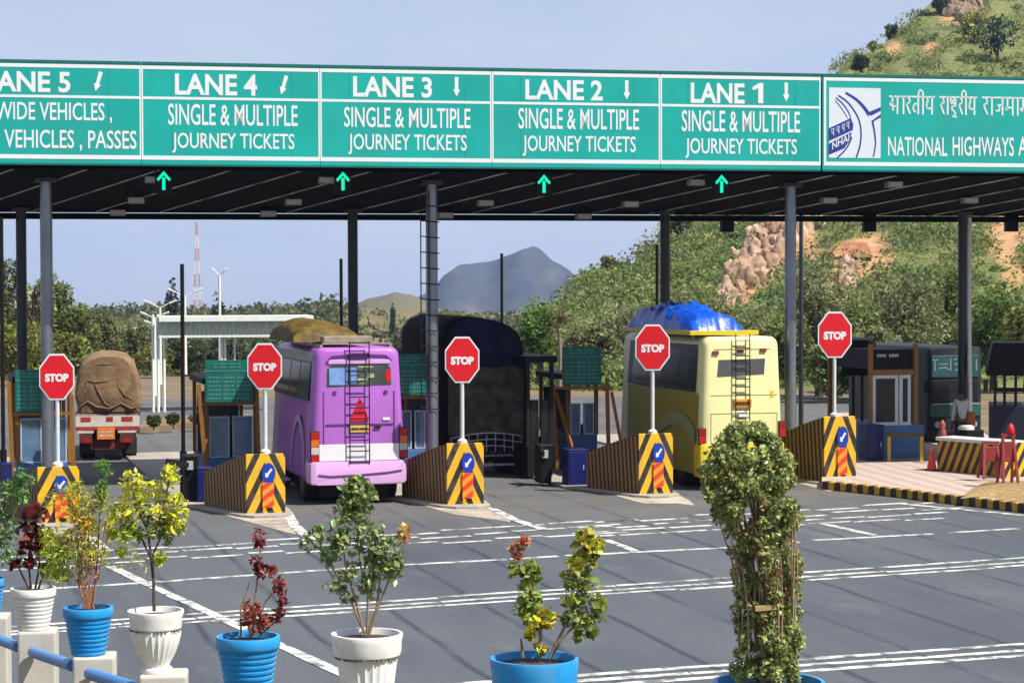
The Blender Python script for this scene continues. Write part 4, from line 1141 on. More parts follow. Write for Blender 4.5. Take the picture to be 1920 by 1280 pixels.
for s_ in (-1, 1):
    for y0 in (.30, 1.25, 2.2, 3.15):
        side_panel(yb, 'side_window', y0, y0 + .92, Z(729), Z(655), BGL, side_y, .006, s_)
    side_panel(yb, 'window_band', .30, 4.35, Z(735), Z(646), mat('band_brown', (.030, .026, .018), .4, vary=.5, scale=2, spec=.3), side_y, .004, s_)
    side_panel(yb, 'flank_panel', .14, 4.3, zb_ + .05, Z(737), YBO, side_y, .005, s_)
    mb = MB(); ring = []
    n = 16
    for k in range(n + 1):
        t = k / n; y_ = .2 + 3.6 * t; zc_ = Z(815) + .35 * math.sin(t * 5.2) * (1 - .4 * t)
        for dz in (-.20 * (1 - t * .6), .12 * (1 - t * .5)): z = zc_ + dz; ring.append((side_y(z, s_) + .012 * s_, y_, z))
    mb.add(ring, [(2 * k, 2 * k + 1, 2 * k + 3, 2 * k + 2) for k in range(n)]); mb.build('swoosh', mat('swoosh_grey_green', (.34, .35, .15), .4), yb)
    wheel(yb, s_ * (Wd / 2 - .17), 1.15, .37, .22); wheel(yb, s_ * (Wd / 2 - .14), 4.1, .37, .2)
mb = MB(); mb.box(-.6, .6, .35, 4.8, .2, zb_ + .02); mb.build('chassis', BLK, yb)
mb = MB()
za = zt_ + .03
mb.box(X(1296), X(1428), .12, .18, za, za + .085); mb.box(X(1296), X(1428), 4.4, 4.46, za, za + .085)
mb.box(X(1296), X(1300), .181, 4.399, za, za + .085); mb.box(X(1424), X(1428), .181, 4.399, za, za + .085)
for yy in (.8, 1.6, 2.4, 3.1): mb.box(X(1301), X(1423), yy, yy + .04, za + .02, za + .05)
for xx in (1310, 1414):
    for yy in (.4, 3.2): mb.box(X(xx), X(xx) + .04, yy, yy + .04, zt_ - .02, za - .001)
mb.build('roof_rack', YBD, yb, bevel=.006)
TARPB = mat('blue_tarpaulin', (.008, .10, .66), .35, vary=.35, scale=6, bump=.6, bscale=9, spec=.5)
bt = mound('roof_tarpaulin', X(1299), X(1410), .22, 4.2, za + .055, .50, TARPB, .10, 3.2, seed=8, prof=lambda u: 1.0 - .26 * (u + .25) ** 2, fine=.03)
bt.location = f.loc; bt.rotation_euler = (0, 0, f.rz); tag(bt, 'crumpled bright blue tarpaulin over luggage on the yellow bus roof', 'tarpaulin')

# ---- dark covered truck
COVER = mat('black_cover', (.007, .006, .006), .9, spec=.1, vary=.5, scale=3, bump=.5, bscale=10)
COVNAVY = mat('navy_cover', (.010, .014, .045), .8, spec=.15, vary=.4, scale=3, bump=.4, bscale=8)
f = Fr(912, 43.2); X = f.x; Z = f.z
tk = thing('covered_truck', 'dark truck with a tall round topped black cover, seen from behind', 'truck', f.loc, f.rz)
prof = [(834, 850), (832, 700), (831, 645), (834, 616), (847, 600), (874, 593), (907, 596), (935, 602), (956, 611), (972, 624), (981, 650), (986, 700), (986, 850)]
rg = []
for y, s_, dz in ((0, .97, -.02), (.06, 1, 0), (.7, 1.01, .02), (1.4, .99, -.02), (2.1, 1.01, .02), (2.9, 1, 0), (3.5, 1.01, .02), (3.9, 1, 0), (4.2, .95, -.05)):
    rg.append([(X(p[0]) * s_ + .015 * noise.noise(Vector((p[0] * .1, y, 0))), y, Z(p[1]) + dz + .02 * noise.noise(Vector((y * 2, p[0] * .07, 3)))) for p in prof])
mb = MB(); mb.loft(rg); cv = mb.build('cover', COVER, tk, smooth=True)
mb = MB()
fl = [(838, 692), (837, 648), (840, 620), (851, 604), (876, 597), (907, 600), (933, 606), (954, 615), (968, 628), (976, 652), (981, 690), (955, 684), (930, 690), (900, 686), (870, 693)]
mb.prism([(X(a), Z(b)) for a, b in fl], -.035, -.012); mb.build('cover_flap', COVNAVY, tk)
RC = mat('rear_curtain', (.085, .074, .06), .9, vary=.5, scale=5, bump=.6, bscale=7, spec=.1)
mb = MB(); nx_ = 40; a_ = []
for j_, py_ in enumerate((815, 780, 740, 700, 676)):
    for i in range(nx_ + 1):
        u = i / nx_; px_ = 840 + 141 * u
        a_.append((X(px_), -.008 - .022 * abs(math.sin(u * 16 + .6 * noise.noise(Vector((u * 5, j_, 0))))) * (1 - .15 * j_), Z(py_)))
mb.add(a_, [(j * (nx_ + 1) + i, j * (nx_ + 1) + i + 1, (j + 1) * (nx_ + 1) + i + 1, (j + 1) * (nx_ + 1) + i) for j in range(4) for i in range(nx_)])
mb.build('rear_curtain', RC, tk, smooth=True)
TGM = mat('tailgate_paint', (.34, .25, .36), .6, vary=.3, scale=10)
mb = MB(); mb.box(X(838), X(984), .0, 4.1, Z(856), Z(815)); mb.build('tailgate', TGM, tk, bevel=.02)
NET = mat('rope_lilac', (.75, .64, .82), .7, vary=.3)
mb = MB()
for i in range(9):
    xa = 845 + i * 16.5; mb.tube([(X(xa), -.02, Z(818 - 6 * math.sin(math.pi * i / 8))), (X(xa), -.03, Z(846))], .009, 5)
for zz in (0, 12, 24):
    mb.tube([(X(845 + j * 14), -.03, Z(820 + zz - 9 * math.sin(math.pi * j / 10))) for j in range(11)], .011, 5)
mb.build('rope_net', NET, tk)
mb = MB(); mb.box(X(862), X(975), -.05, .03, Z(873), Z(869)); mb.build('under_run_bar', GALV, tk, bevel=.005)
for a in (868, 968):
    mb = MB(); mb.box(X(a) - .06, X(a) + .06, -.02, .02, Z(866), Z(860)); mb.build('tail_light', mat('lens_red', (.48, .012, .01)), tk, bevel=.005)
mb = MB(); mb.box(X(870), X(960), .3, 5.2, .25, Z(857)); mb.build('chassis', BLK, tk)
for s_ in (-1, 1):
    wheel(tk, s_ * .58, .9, .42, .3); wheel(tk, s_ * .58, 4.7, .42, .25)
mb = MB(); rg = [rr(-.72 + i_, .72 - i_, .4, 2.2 - i_, .1, y) for y, i_ in ((4.3, .03), (4.35, 0), (5.3, 0), (5.4, .06))]; mb.loft(rg); mb.build('cab', mat('cab_maroon', (.12, .02, .015), .5), tk, smooth=True)

# ---- loaded truck driving off on the left
JUTE = mat('brown_load_cloth', (.25, .155, .08), .95, vary=.35, scale=3.5, bump=1.0, bscale=9, dirt=(.12, .07, .035), dirtamt=.5)
f = Fr(201, 47.2, .18); X = f.x; Z = f.z
lt = thing('loaded_truck', 'red and white truck piled high under brown sackcloth, driving away on the left', 'truck', f.loc, f.rz)
prof = [(146, 772), (142, 735), (146, 705), (153, 685), (168, 672), (190, 667), (215, 667), (236, 671), (250, 684), (257, 708), (262, 735), (262, 760), (258, 772)]
rg = []
for y, s_, dz in ((-.06, .86, -.02), (-.03, .93, -.01), (.05, .985, 0), (.25, 1, .02), (.9, 1.01, .05), (1.6, .98, .0), (2.4, 1.0, .05), (3.0, .9, -.1)):
    rg.append([((X(p[0])) * s_, y + .10 * noise.noise(Vector((p[0] * .05, p[1] * .05, y * 3))), Z(p[1]) + dz * (1 if p[1] < 760 else 0)) for p in prof])
mb = MB()
dense = []
for r in rg:
    q = []
    for i in range(len(r) - 1):
        for t in (0, .33, .67): q.append(tuple(r[i][c] + (r[i + 1][c] - r[i][c]) * t for c in range(3)))
    q.append(r[-1]); dense.append([(x + .035 * noise.noise(Vector((x * 4, z * 4, y))), y + .03 * noise.noise(Vector((x * 7, z * 7, y + 5))), z + .03 * noise.noise(Vector((x * 5, z * 5, y + 9)))) for x, y, z in q])
mb.loft(dense)
mb.build('load_cover', JUTE, lt, smooth=True)
# hanging folds on the rear of the cover
FOLD = mat('cloth_fold', (.20, .12, .06), .9, vary=.35, scale=4, bump=.6, bscale=16)
mb = MB()
for (pts, r_) in (([(163, 712), (178, 716), (200, 714), (216, 710)], .035), ([(163, 713), (160, 728), (154, 742), (146, 752)], .045), ([(216, 710), (222, 728), (232, 742), (250, 752)], .045), ([(176, 716), (184, 735), (196, 756), (205, 762)], .04), ([(146, 764), (165, 752), (180, 762), (205, 766), (225, 756), (243, 766), (260, 762)], .05), ([(226, 690), (236, 706), (250, 716)], .03), ([(158, 690), (185, 682), (215, 684)], .025)):
    mb.tube([(X(a), -.07, Z(b)) for a, b in pts], [r_ * .15] + [r_ * .42] * (len(pts) - 2) + [r_ * .15], 8)
mb.build('cover_folds', FOLD, lt, smooth=True)
TRW = mat('truck_white', (.72, .66, .58), .6, vary=.1, scale=12, dirt=(.5, .12, .06), dirtamt=.4); TRR = mat('truck_red', (.42, .035, .025), .55, vary=.2); TRO = mat('truck_orange', (.86, .26, .04), .5, vary=.15)
mb = MB(); mb.box(X(142), X(258), -.02, 3.1, Z(800), Z(774)); tb = mb.build('tailboard', TRW, lt, bevel=.012)
mb = MB(); mb.box(X(142), X(258), -.03, 3.1, Z(806), Z(800.5)); mb.build('red_rail', TRR, lt, bevel=.005)
for a, b in ((152, 170), (198, 210), (226, 246)):
    mb = MB(); mb.box(X(a), X(b), -.03, -.021, Z(789), Z(781)); mb.build('painted_motif', TRR, tb)
mb = MB(); mb.box(X(142), X(260), -.02, .1, Z(779), Z(772)); mb.build('load_rail', mat('rail_maroon', (.16, .02, .015), .6), lt)
mb = MB(); mb.box(X(181), X(213), -.05, -.005, Z(823), Z(801)); ob = mb.build('orange_plate', TRO, lt, bevel=.006)
mb = MB(); rnd_rows(mb, X(184), X(210), Z(819), Z(806), 2, 2, -.051); mb.build('marks', TRW, ob)
for a, b in ((149, 172), (222, 248)):
    mb = MB(); mb.box(X(a), X(b), -.045, .0, Z(830), Z(811)); c_ = mb.build('mudguard_bracket', mat('bracket_maroon', (.11, .03, .025), .6), lt, bevel=.01)
    mb = MB(); mb.box(X(a + 6), X(b - 4), -.058, -.046, Z(829), Z(822)); mb.build('tail_light', mat('lens_red', (.48, .012, .01)), c_)
    mb = MB(); mb.box(X(a - 3), X(b + 3), -.05, .0, Z(811), Z(807)); mb.build('bracket_trim', TRW, c_)
mb = MB(); mb.box(X(170), X(232), .05, 3.9, Z(842), Z(823)); mb.build('chassis', mat('chassis_red', (.15, .015, .012), .6), lt)
for s_ in (-1, 1):
    wheel(lt, s_ * .46, .9, .30, .32); wheel(lt, s_ * .50, 3.5, .32, .22)
    mb = MB(); mb.box(s_ * .46 - .17, s_ * .46 + .17, .3, .32, .14, .5); mb.build('mud_flap', RUBBER, lt)
mb = MB(); mb.box(X(146), X(256), .03, .06, Z(800), Z(800) + .001); 
mb = MB(); rg = [rr(-.55 + i_, .50 - i_, .5, 1.6 - i_, .1, y) for y, i_ in ((3.15, .03), (3.2, 0), (4.1, 0), (4.2, .06))]; mb.loft(rg); mb.build('cab', mat('cab_maroon', (.12, .02, .015), .5), lt, smooth=True)

# ---- dark bus facing us on the right
f = Fr(1792, 50.0); X = f.x; Z = f.z
DB = mat('dark_green_paint', (.007, .010, .010), .5, vary=.3); DBG = mat('band_green', (.02, .11, .075), .5, vary=.2); HTEAL = mat('header_teal', (.02, .085, .10), .5, vary=.25, scale=9)
db = thing('minibus', 'dark oncoming bus with a teal lettered header, right of the ochre framed booth', 'bus', f.loc, f.rz)
Wd = X(1846) - X(1738); zt_ = Z(650)
mb = MB(); rg = [rr(-Wd / 2 + i_, Wd / 2 - i_, .3, zt_ - i_ * .5, .1, y) for y, i_ in ((0, .08), (.05, .02), (.12, 0), (4.5, 0), (4.7, .1))]
mb.loft(rg); mb.build('body', DB, db, smooth=True)
mb = MB(); mb.box(X(1744), X(1838), -.03, .0, Z(707), Z(666)); hb = mb.build('header_board', HTEAL, db, bevel=.01)
mb = MB(); HM = mat('header_paint', (.24, .34, .36), .6, vary=.2)
for pts in ([(1750, 674), (1750, 694)], [(1745, 674), (1756, 674)], [(1759, 682), (1775, 682)], [(1781, 672), (1781, 694)], [(1788, 674), (1795, 672), (1799, 678), (1793, 684), (1789, 680)], [(1799, 678), (1800, 690), (1790, 694)], [(1806, 673), (1820, 673)], [(1812, 674), (1812, 693)], [(1832, 674), (1832, 694)], [(1757, 690), (1770, 688), (1777, 692)]):
    stroke(mb, [(X(a), Z(b)) for a, b in pts], .028, -.034)
mb.build('header_marks', HM, hb)
mb = MB(); mb.box(X(1747), X(1837), -.012, .0, Z(752), Z(712)); mb.build('windscreen', GLASS, db, bevel=.01)
mb = MB(); mb.box(X(1741), X(1842), -.025, .0, Z(780), Z(756)); mb.build('green_band', DBG, db, bevel=.008)
mb = MB(); mb.box(X(1745), X(1840), -.03, -.026, Z(757.5), Z(755.5)); mb.build('chrome_strip', GALV, db)
mb = MB(); mb.box(X(1738), X(1846), -.08, .02, Z(822), Z(806)); mb.build('bumper', BLK, db, bevel=.012)
for a in (1756, 1828):
    mb = MB(); n = 16; mb.prism([(X(a) + .08 * math.cos(2 * math.pi * k / n), Z(795) + .08 * math.sin(2 * math.pi * k / n)) for k in range(n)], -.03, .0); mb.build('headlight', mat('headlamp_glass', (.45, .45, .42), .15), db)
for s_ in (-1, 1):
    wheel(db, s_ * (Wd / 2 - .15), .9, .34, .22); wheel(db, s_ * (Wd / 2 - .15), 3.6, .34, .22)
    mb = MB(); mb.box(s_ * (Wd / 2 + .07) - .05, s_ * (Wd / 2 + .07) + .05, -.04, .0, Z(735), Z(712)); mb.build('mirror', BLK, db)

# ================================================================== RIGHT HAND PAVEMENT
kp = [(1541, 918), (1585, 922), (1640, 928), (1700, 935), (1760, 943), (1830, 951), (1920, 962), (2030, 975)]
KW = [ground(a, b) for a, b in kp]
def along(pts, step):
    out = []; acc = 0; d0 = 0
    for a, b in zip(pts[:-1], pts[1:]):
        L_ = (b - a).length
        while acc <= d0 + L_:
            t = (acc - d0) / L_; out.append(a + (b - a) * t); acc += step
        d0 += L_
    return out
ks = along(KW, .145)
KY = mat('kerb_yellow', (.60, .34, .03), .7, vary=.2, dirt=(.2, .12, .06), dirtamt=.5); KB = mat('kerb_black', (.045, .028, .022), .7, vary=.3)
for i in range(len(ks) - 1):
    a, b = ks[i], ks[i + 1]; d = (b - a).normalized(); nn = Vector((-d.y, d.x, 0))
    mb = MB(); L_ = (b - a).length
    mb.box(-L_ / 2 + .004, L_ / 2 - .004, 0, .16, 0, .165)
    o = mb.build('kerb_stone', KY if i % 2 else KB, bevel=.018)
    c = (a + b) / 2; o.location = c; o.rotation_euler = (0, 0, math.atan2(d.y, d.x))
    tag(o, 'yellow painted kerb stone in the striped kerb along the right pavement' if i % 2 else 'black painted kerb stone in the striped kerb along the right pavement', 'kerb stone', 'yellow painted kerb stones' if i % 2 else 'black painted kerb stones')
def pave_fn(M, x, y, z): return M('MULTIPLY', M('ADD', x, M('MULTIPLY', y, .15)), 2.4)
PAVE = stripe_mat('pink_paving', pave_fn, (.47, .36, .30), (.55, .44, .38), .5, .85, .35, .02)
inner = [p + Vector((.02, .16, 0)) for p in KW]
poly = [(p.x, p.y) for p in inner] + [(13.0, 62), (9.5, 62), (ground(1640, 880).x - 1.2, 46), (ground(1541, 905).x + .1, ground(1541, 905).y + .6)]
mb = MB(); mb.slab(poly, .0, .15); tag(mb.build('pavement', PAVE), kind='structure')
TANE = mat('dry_verge', (.36, .24, .10), .95, vary=.35, scale=9, bump=.8, bscale=30, dirt=(.2, .16, .06), dirtamt=.5)
vp = [(1800, 934), (1850, 930), (1935, 945), (2010, 960), (2010, 900), (1925, 900), (1850, 902), (1822, 915)]
vp = [ground(a, b, .155) for a, b in vp]
cx_ = sum(p.x for p in vp) / len(vp); cy_ = sum(p.y for p in vp) / len(vp)
mb = MB(); vs = [(cx_, cy_, .26)]; rn = [(.35, .24), (.7, .2), (1.0, .153)]; nv = len(vp)
for fr_, z in rn: vs += [(cx_ + (p.x - cx_) * fr_, cy_ + (p.y - cy_) * fr_, z) for p in vp]
fs = [(0, 1 + i, 1 + (i + 1) % nv) for i in range(nv)]
for r in range(2): fs += [(1 + r * nv + i, 1 + (r + 1) * nv + i, 1 + (r + 1) * nv + (i + 1) % nv, 1 + r * nv + (i + 1) % nv) for i in range(nv)]
mb.add(vs, fs); tag(mb.build('verge', TANE, smooth=True), kind='structure')

# low striped wall with white coping
CHEV2 = stripe_mat('end_stripe_paint', lambda M, x, y, z: M('MULTIPLY', M('ADD', M('MULTIPLY', y, 1.4), M('MULTIPLY', z, -1)), 2.6), (.86, .47, .006), (.018, .012, .010), .5, .5, .15, .01)
a = ground(1757, 882, .15); b = ground(1899, 894, .15); d = (b - a); L_ = d.length
o = thing('low_wall', 'low white topped wall with yellow and black diagonal stripes', 'wall', a, math.atan2(d.y, d.x))
h = 58 / (FPX / ((a.y + b.y) / 2))
mb = MB(); mb.box(0, L_, 0, .5, 0, h); mb.build('striped_body', DIAG, o, bevel=.01)
mb = MB(); mb.box(-.02, L_ + .02, -.03, .53, h + .001, h + .07); mb.build('coping', WHITE, o, bevel=.012)
g = ground(1932, 912, .15)
mb = MB(); mb.box(L_ + .021, L_ + .06, -.42, .5, 0, h + .06); mb.build('chevron_face', CHEV2, o, bevel=.008)
g = at(1820, 815, 44.6)
o = thing('white_pole', 'slender white pole with a rust red base on the low striped wall', 'pole', (g.x, 44.6, h + .22), 0)
z0 = h + .222 - (h + .22)
ztop = at(1820, 408, 44.6).z - (h + .22)
mb = MB(); mb.tube([(0, 0, .3), (-.03, 0, ztop * .5), (-.03, 0, ztop)], .038, 10); mb.build('shaft', POSTW, o, smooth=True)
mb = MB(); mb.lathe([(.10, 0.002), (.10, .33), (.05, .36)], (0, 0), 14); mb.build('base', mat('rust_red', (.34, .09, .03), .7, vary=.3), o, smooth=True)
mb = MB(); mb.lathe([(.17, .002), (.17, .07), (.10, .1)], (-.12, -.12), 14, 0); mb.build('weight', WHITE, o, smooth=True)
# thin grey pole by the steel column
for px, top, foot, lb in ((1502, 420, 800, 'slim grey lamp post just right of the tall steel column'),):
    f = Fr(px, 52)
    o = thing('lamp_post', lb, 'pole', f.loc, 0); mb = MB(); mb.tube([(0, 0, 0), (0, 0, 6.4)], [.06, .045], 10); mb.build('shaft', STEELD, o, smooth=True)
    mb = MB(); mb.box(-.12, .12, -.12, .12, 0, .04); mb.build('foot_plate', DARK, o)
    mb = MB(); mb.beam((0, 0, 6.38), (.5, 0, 6.5), .05, .05); mb.build('arm', STEELD, o)

# yellow hoop guard
f = Fr(1698, 44.6); o = thing('hoop_guard', 'yellow and dark metal hoop guard before the blue booth base', 'guard rail', (f.loc[0], 44.6, .15), .0)
zt2 = f.z(818) - .15; xa, xb = f.x(1668), f.x(1727)
HY = mat('hoop_yellow', (.62, .38, .01), .5, vary=.15); 
for x_ in (xa, xb):
    mb = MB(); mb.beam((x_, 0, 0), (x_, 0, zt2), .07, .07); mb.build('upright', HY, o)
mb = MB(); mb.box(xa - .04, xb + .04, -.036, .036, zt2 + .001, zt2 + .07); mb.build('top_rail', mat('hoop_dark', (.10, .075, .01), .6), o)
# traffic cone
g = ground(1747, 882, .15)
CONE = mat('cone_orange', (.80, .07, .02), .5, vary=.1)
o = thing('traffic_cone', 'small orange red traffic cone at the left end of the low striped wall', 'traffic cone', g)
mb = MB(); mb.box(-.12, .12, -.12, .12, 0, .03); mb.build('base', RUBBER, o, bevel=.008)
mb = MB(); mb.lathe([(.10, .031), (.075, .16)], (0, 0), 16, cap=False); mb.lathe([(.055, .27), (.02, .46), (.0, .462)], (0, 0), 16, cap=False); mb.lathe([(.075, .16), (.055, .27)], (0, 0), 16, 0, cap=False); mb.build('cone', CONE, o, smooth=True)
# red folding barricades
REDB = mat('barricade_red', (.30, .03, .028), .6, vary=.2, dirt=(.3, .05, .04), dirtamt=.4)
for (px, foot, top, wpx, lb) in ((1857, 896, 822, 32, 'smaller red folding trestle before the low striped wall'), (1890, 908, 806, 26, 'taller red folding trestle at the right end of the low striped wall')):
    g = ground(px, foot, .2); k = FPX / g.y; hh = (foot - top) / k; ww = wpx / k
    o = thing('trestle', lb, 'trestle', g, .1, 'red folding trestles')
    for s_ in (-1, 1):
        for yy in (-.16, .2):
            mb = MB(); mb.beam((s_ * ww / 2 * 1.1, yy, 0), (s_ * ww / 2 * .75, .0, hh * .9), .045, .045); mb.build('leg', REDB, o)
    mb = MB(); mb.box(-ww * .45, ww * .45, -.05, -.02, hh * .42, hh * .80); mb.build('panel', REDB, o, bevel=.012)
    mb = MB(); mb.box(-ww * .5, ww * .5, -.03, .03, hh * .88, hh * .94); mb.build('top_bar', REDB, o)
    if top < 815:
        mb = MB(); mb.lathe([(.06, hh * .941), (.075, hh * 1.0), (.04, hh * 1.1), (.0, hh * 1.13)], (.05, 0), 12); mb.build('warning_lamp', RED, o, smooth=True)
g = ground(1767, 868, .15); o = thing('marker_post', 'short red and yellow marker post left of the white pole', 'post', g)
mb = MB(); mb.tube([(0, 0, 0), (0, 0, .45)], .04, 8); mb.build('shaft', YEL, o, smooth=True)
mb = MB(); mb.lathe([(.05, .451), (.085, .52), (.075, .66), (.05, .72), (.07, .8), (.03, .88), (0, .9)], (0, 0), 12); mb.build('head', mat('marker_red', (.32, .07, .06), .6, vary=.3), o, smooth=True)

# ---- person in a white shirt beside the dark bus (seen from behind, arms down)
def skin_body(name, verts, edges, radii, m, parent, sub=2, root=0):
    me = bpy.data.meshes.new(name); me.from_pydata(verts, edges, []); me.update()
    o = bpy.data.objects.new(name, me); COL.objects.link(o)
    o.parent = parent
    o.modifiers.new('skin', 'SKIN'); s_ = o.modifiers.new('sub', 'SUBSURF'); s_.levels = sub; s_.render_levels = sub
    if not me.skin_vertices: 
        bpy.context.view_layer.objects.active = o
    for i, r in enumerate(radii):
        sv = me.skin_vertices[0].data[i]; sv.radius = (r[0], r[1]) if isinstance(r, tuple) else (r, r); sv.use_root = (i == root)
    me.materials.append(m); return o
def person(loc, rz, H, label):
    """standing figure; x is flattened like everything else in the lanes"""
    o = thing('person', label, 'person', loc, rz)
    s = H / 1.7; w_ = .8
    P = lambda x, y, z: (x * s * w_, y * s, z * s)
    SK = mat('skin', (.16, .085, .055), .6, vary=.08)
    V = [P(0, 0, .93), P(0, -.01, 1.12), P(0, 0, 1.32), P(0, .01, 1.44), P(0, .02, 1.52), P(0, .03, 1.60), P(0, .03, 1.67),
         P(.17, 0, 1.39), P(.23, .02, 1.15), P(.24, .06, .92), P(.235, .08, .83),
         P(-.17, 0, 1.39), P(-.23, .02, 1.15), P(-.24, .06, .92), P(-.235, .08, .83),
         P(.09, 0, .86), P(.10, .02, .48), P(.105, -.01, .07), P(.115, .14, .03),
         P(-.09, 0, .86), P(-.10, .02, .48), P(-.105, -.01, .07), P(-.115, .14, .03)]
    E = [(0, 1), (1, 2), (2, 3), (3, 4), (4, 5), (5, 6), (2, 7), (7, 8), (8, 9), (9, 10), (2, 11), (11, 12), (12, 13), (13, 14), (0, 15), (15, 16), (16, 17), (17, 18), (0, 19), (19, 20), (20, 21), (21, 22)]
    r = [.14, .135, .15, .065, .06, .10, .08, .07, .05, .04, .035, .07, .05, .04, .035, .095, .065, .045, .04, .095, .065, .045, .04]
    rad = [(q * s * .8, q * s * (.8)) for q in r]
    return o, V, E, rad, SK, s, P, w_
g = at(1803, 600, 46.3)
o, V, E, rad, SK, s, P, w_ = person((g.x, 46.3, .0), 0.1, 1.62, 'person in a white shirt and dark trousers standing before the dark bus')
bpy.context.view_layer.update()
def add_skin(name, idx, extra, m):
    mp_ = {j: n for n, j in enumerate(idx)}
    vs = [V[j] for j in idx]; es = [(mp_[a_], mp_[b_]) for a_, b_ in E if a_ in mp_ and b_ in mp_]
    me = bpy.data.meshes.new(name); me.from_pydata(vs, es, [])
    ob = bpy.data.objects.new(name, me); COL.objects.link(ob); ob.parent = o
    md = ob.modifiers.new('skin', 'SKIN'); md.use_smooth_shade = True
    sb = ob.modifiers.new('sub', 'SUBSURF'); sb.levels = 2; sb.render_levels = 2
    if len(me.skin_vertices) == 0:
        me.attributes  # the modifier makes the layer when it is added
    lay = me.skin_vertices[0].data
    for n, j in enumerate(idx):
        lay[n].radius = (rad[j][0] * extra, rad[j][1] * extra); lay[n].use_root = (n == 0)
    me.materials.append(m); return ob
try:
    add_skin('body', list(range(23)), 1.0, SK)
    add_skin('shirt', [0, 1, 2, 7, 8, 9, 11, 12, 13], 1.16, mat('shirt_white', (.62, .62, .64), .8, vary=.06))
    add_skin('trousers', [0, 15, 16, 17, 19, 20, 21], 1.18, mat('trousers_dark', (.02, .02, .025), .8))
except Exception as ex:
    print('SKIN FAIL', ex); raise
mb = MB(); 
for i_ in range(1): mb.lathe([(0.02, 1.52 * s), (.085, 1.58 * s), (.095, 1.64 * s), (.07, 1.71 * s), (0.0, 1.73 * s)], (0, .015), 14, sx=.85)
mb.build('hair', mat('black_hair', (.012, .010, .009), .7), o, smooth=True)
for sd_ in (-1, 1):
    for q in range(5):
        mb = MB(); bx = sd_ * .235 * s * w_ + (q - 2) * .014 * s; by = .085 * s
        if q == 4: pts = [(sd_ * .225 * s * w_, by + .02, .83 * s), (sd_ * .21 * s * w_, by + .05, .79 * s), (sd_ * .205 * s * w_, by + .055, .765 * s)]
        else: pts = [(bx, by, .82 * s), (bx, by + .008, .775 * s), (bx, by - .008 + .02, (.735 + .006 * abs(q - 1.5)) * s)]
        mb.tube(pts, [.009 * s, .008 * s, .006 * s], 6); mb.build('finger', SK, o, smooth=True)
# ================================================================== BACKGROUND
def interp(pts, x):
    if x <= pts[0][0]: return pts[0][1]
    for (a, b), (c, d) in zip(pts[:-1], pts[1:]):
        if x <= c: return b + (d - b) * (x - a) / (c - a)
    return pts[-1][1]
def vcol_mat(name, rough=.95, bump=.6, bscale=1.2):
    m = bpy.data.materials.new(name); m.use_nodes = True; N = m.node_tree.nodes; L = m.node_tree.links; b = N['Principled BSDF']
    b.inputs['Roughness'].default_value = rough; b.inputs['Specular IOR Level'].default_value = .15
    a = N.new('ShaderNodeAttribute'); a.attribute_name = 'tint'
    tc = N.new('ShaderNodeTexCoord'); nz = N.new('ShaderNodeTexNoise'); nz.inputs['Scale'].default_value = bscale; nz.inputs['Detail'].default_value = 9; nz.inputs['Roughness'].default_value = .7
    L.new(tc.outputs['Object'], nz.inputs['Vector'])
    rp = N.new('ShaderNodeValToRGB'); rp.color_ramp.elements[0].position = .3; rp.color_ramp.elements[1].position = .7; rp.color_ramp.elements[0].color = (.62, .6, .56, 1); rp.color_ramp.elements[1].color = (1.3, 1.28, 1.22, 1)
    L.new(nz.outputs['Fac'], rp.inputs['Fac'])
    mx = N.new('ShaderNodeMixRGB'); mx.blend_type = 'MULTIPLY'; mx.inputs[0].default_value = 1; L.new(a.outputs['Color'], mx.inputs[1]); L.new(rp.outputs['Color'], mx.inputs[2])
    L.new(mx.outputs[0], b.inputs['Base Color'])
    bp = N.new('ShaderNodeBump'); bp.inputs['Strength'].default_value = bump; bp.inputs['Distance'].default_value = .5; L.new(nz.outputs['Fac'], bp.inputs['Height']); L.new(bp.outputs[0], b.inputs['Normal'])
    return m
TERR = vcol_mat('hill_soil')
def hill_surface(name, sky, foot_py, Yf, Ycf, px0, px1, ncol, nrow, colf, rough=5.0, seed=1, bscale=None, back=60, m=None, kind='structure'):
    """a slope rising away from the road to a crest line, with a back side"""
    vs = []; cs = []; P = {}
    for i in range(ncol + 1):
        px = px0 + (px1 - px0) * i / ncol
        for j in range(nrow + 1):
            t = j / nrow; Yc = Ycf(px); s_ = interp(sky, px)
            py = foot_py + (s_ - foot_py) * t + rough * (noise.noise(Vector((px * .013, t * 7, seed))) + .5 * noise.noise(Vector((px * .04, t * 18, seed)))) * min(1, 4 * t)
            Y = Yf + (Yc - Yf) * t
            p = at(px, py, Y); p.z = max(p.z, gz(Y) - .2) if j else gz(Y) - 1.0
            vs.append(tuple(p)); cs.append(colf(px, py))
        p = at(px, interp(sky, px), Yc); d = Vector((p.x, p.y, 0)).normalized()
        q = p + d * back; vs.append((q.x, q.y, p.z * .7)); cs.append(colf(px, py)); q = p + d * back * 2.2; vs.append((q.x, q.y, gz(q.y) - 1.0)); cs.append(colf(px, py))
    n = nrow + 3; fs = [(i * n + j, (i + 1) * n + j, (i + 1) * n + j + 1, i * n + j + 1) for i in range(ncol) for j in range(n - 1)]
    mb = MB(); mb.add(vs, fs); o = mb.build(name, m or TERR, smooth=True)
    ca = o.data.color_attributes.new('tint', 'FLOAT_COLOR', 'POINT'); ca.data.foreach_set('color', np.array([(*dim(c), 1) for c in cs], np.float32).ravel())
    return tag(o, kind=kind)
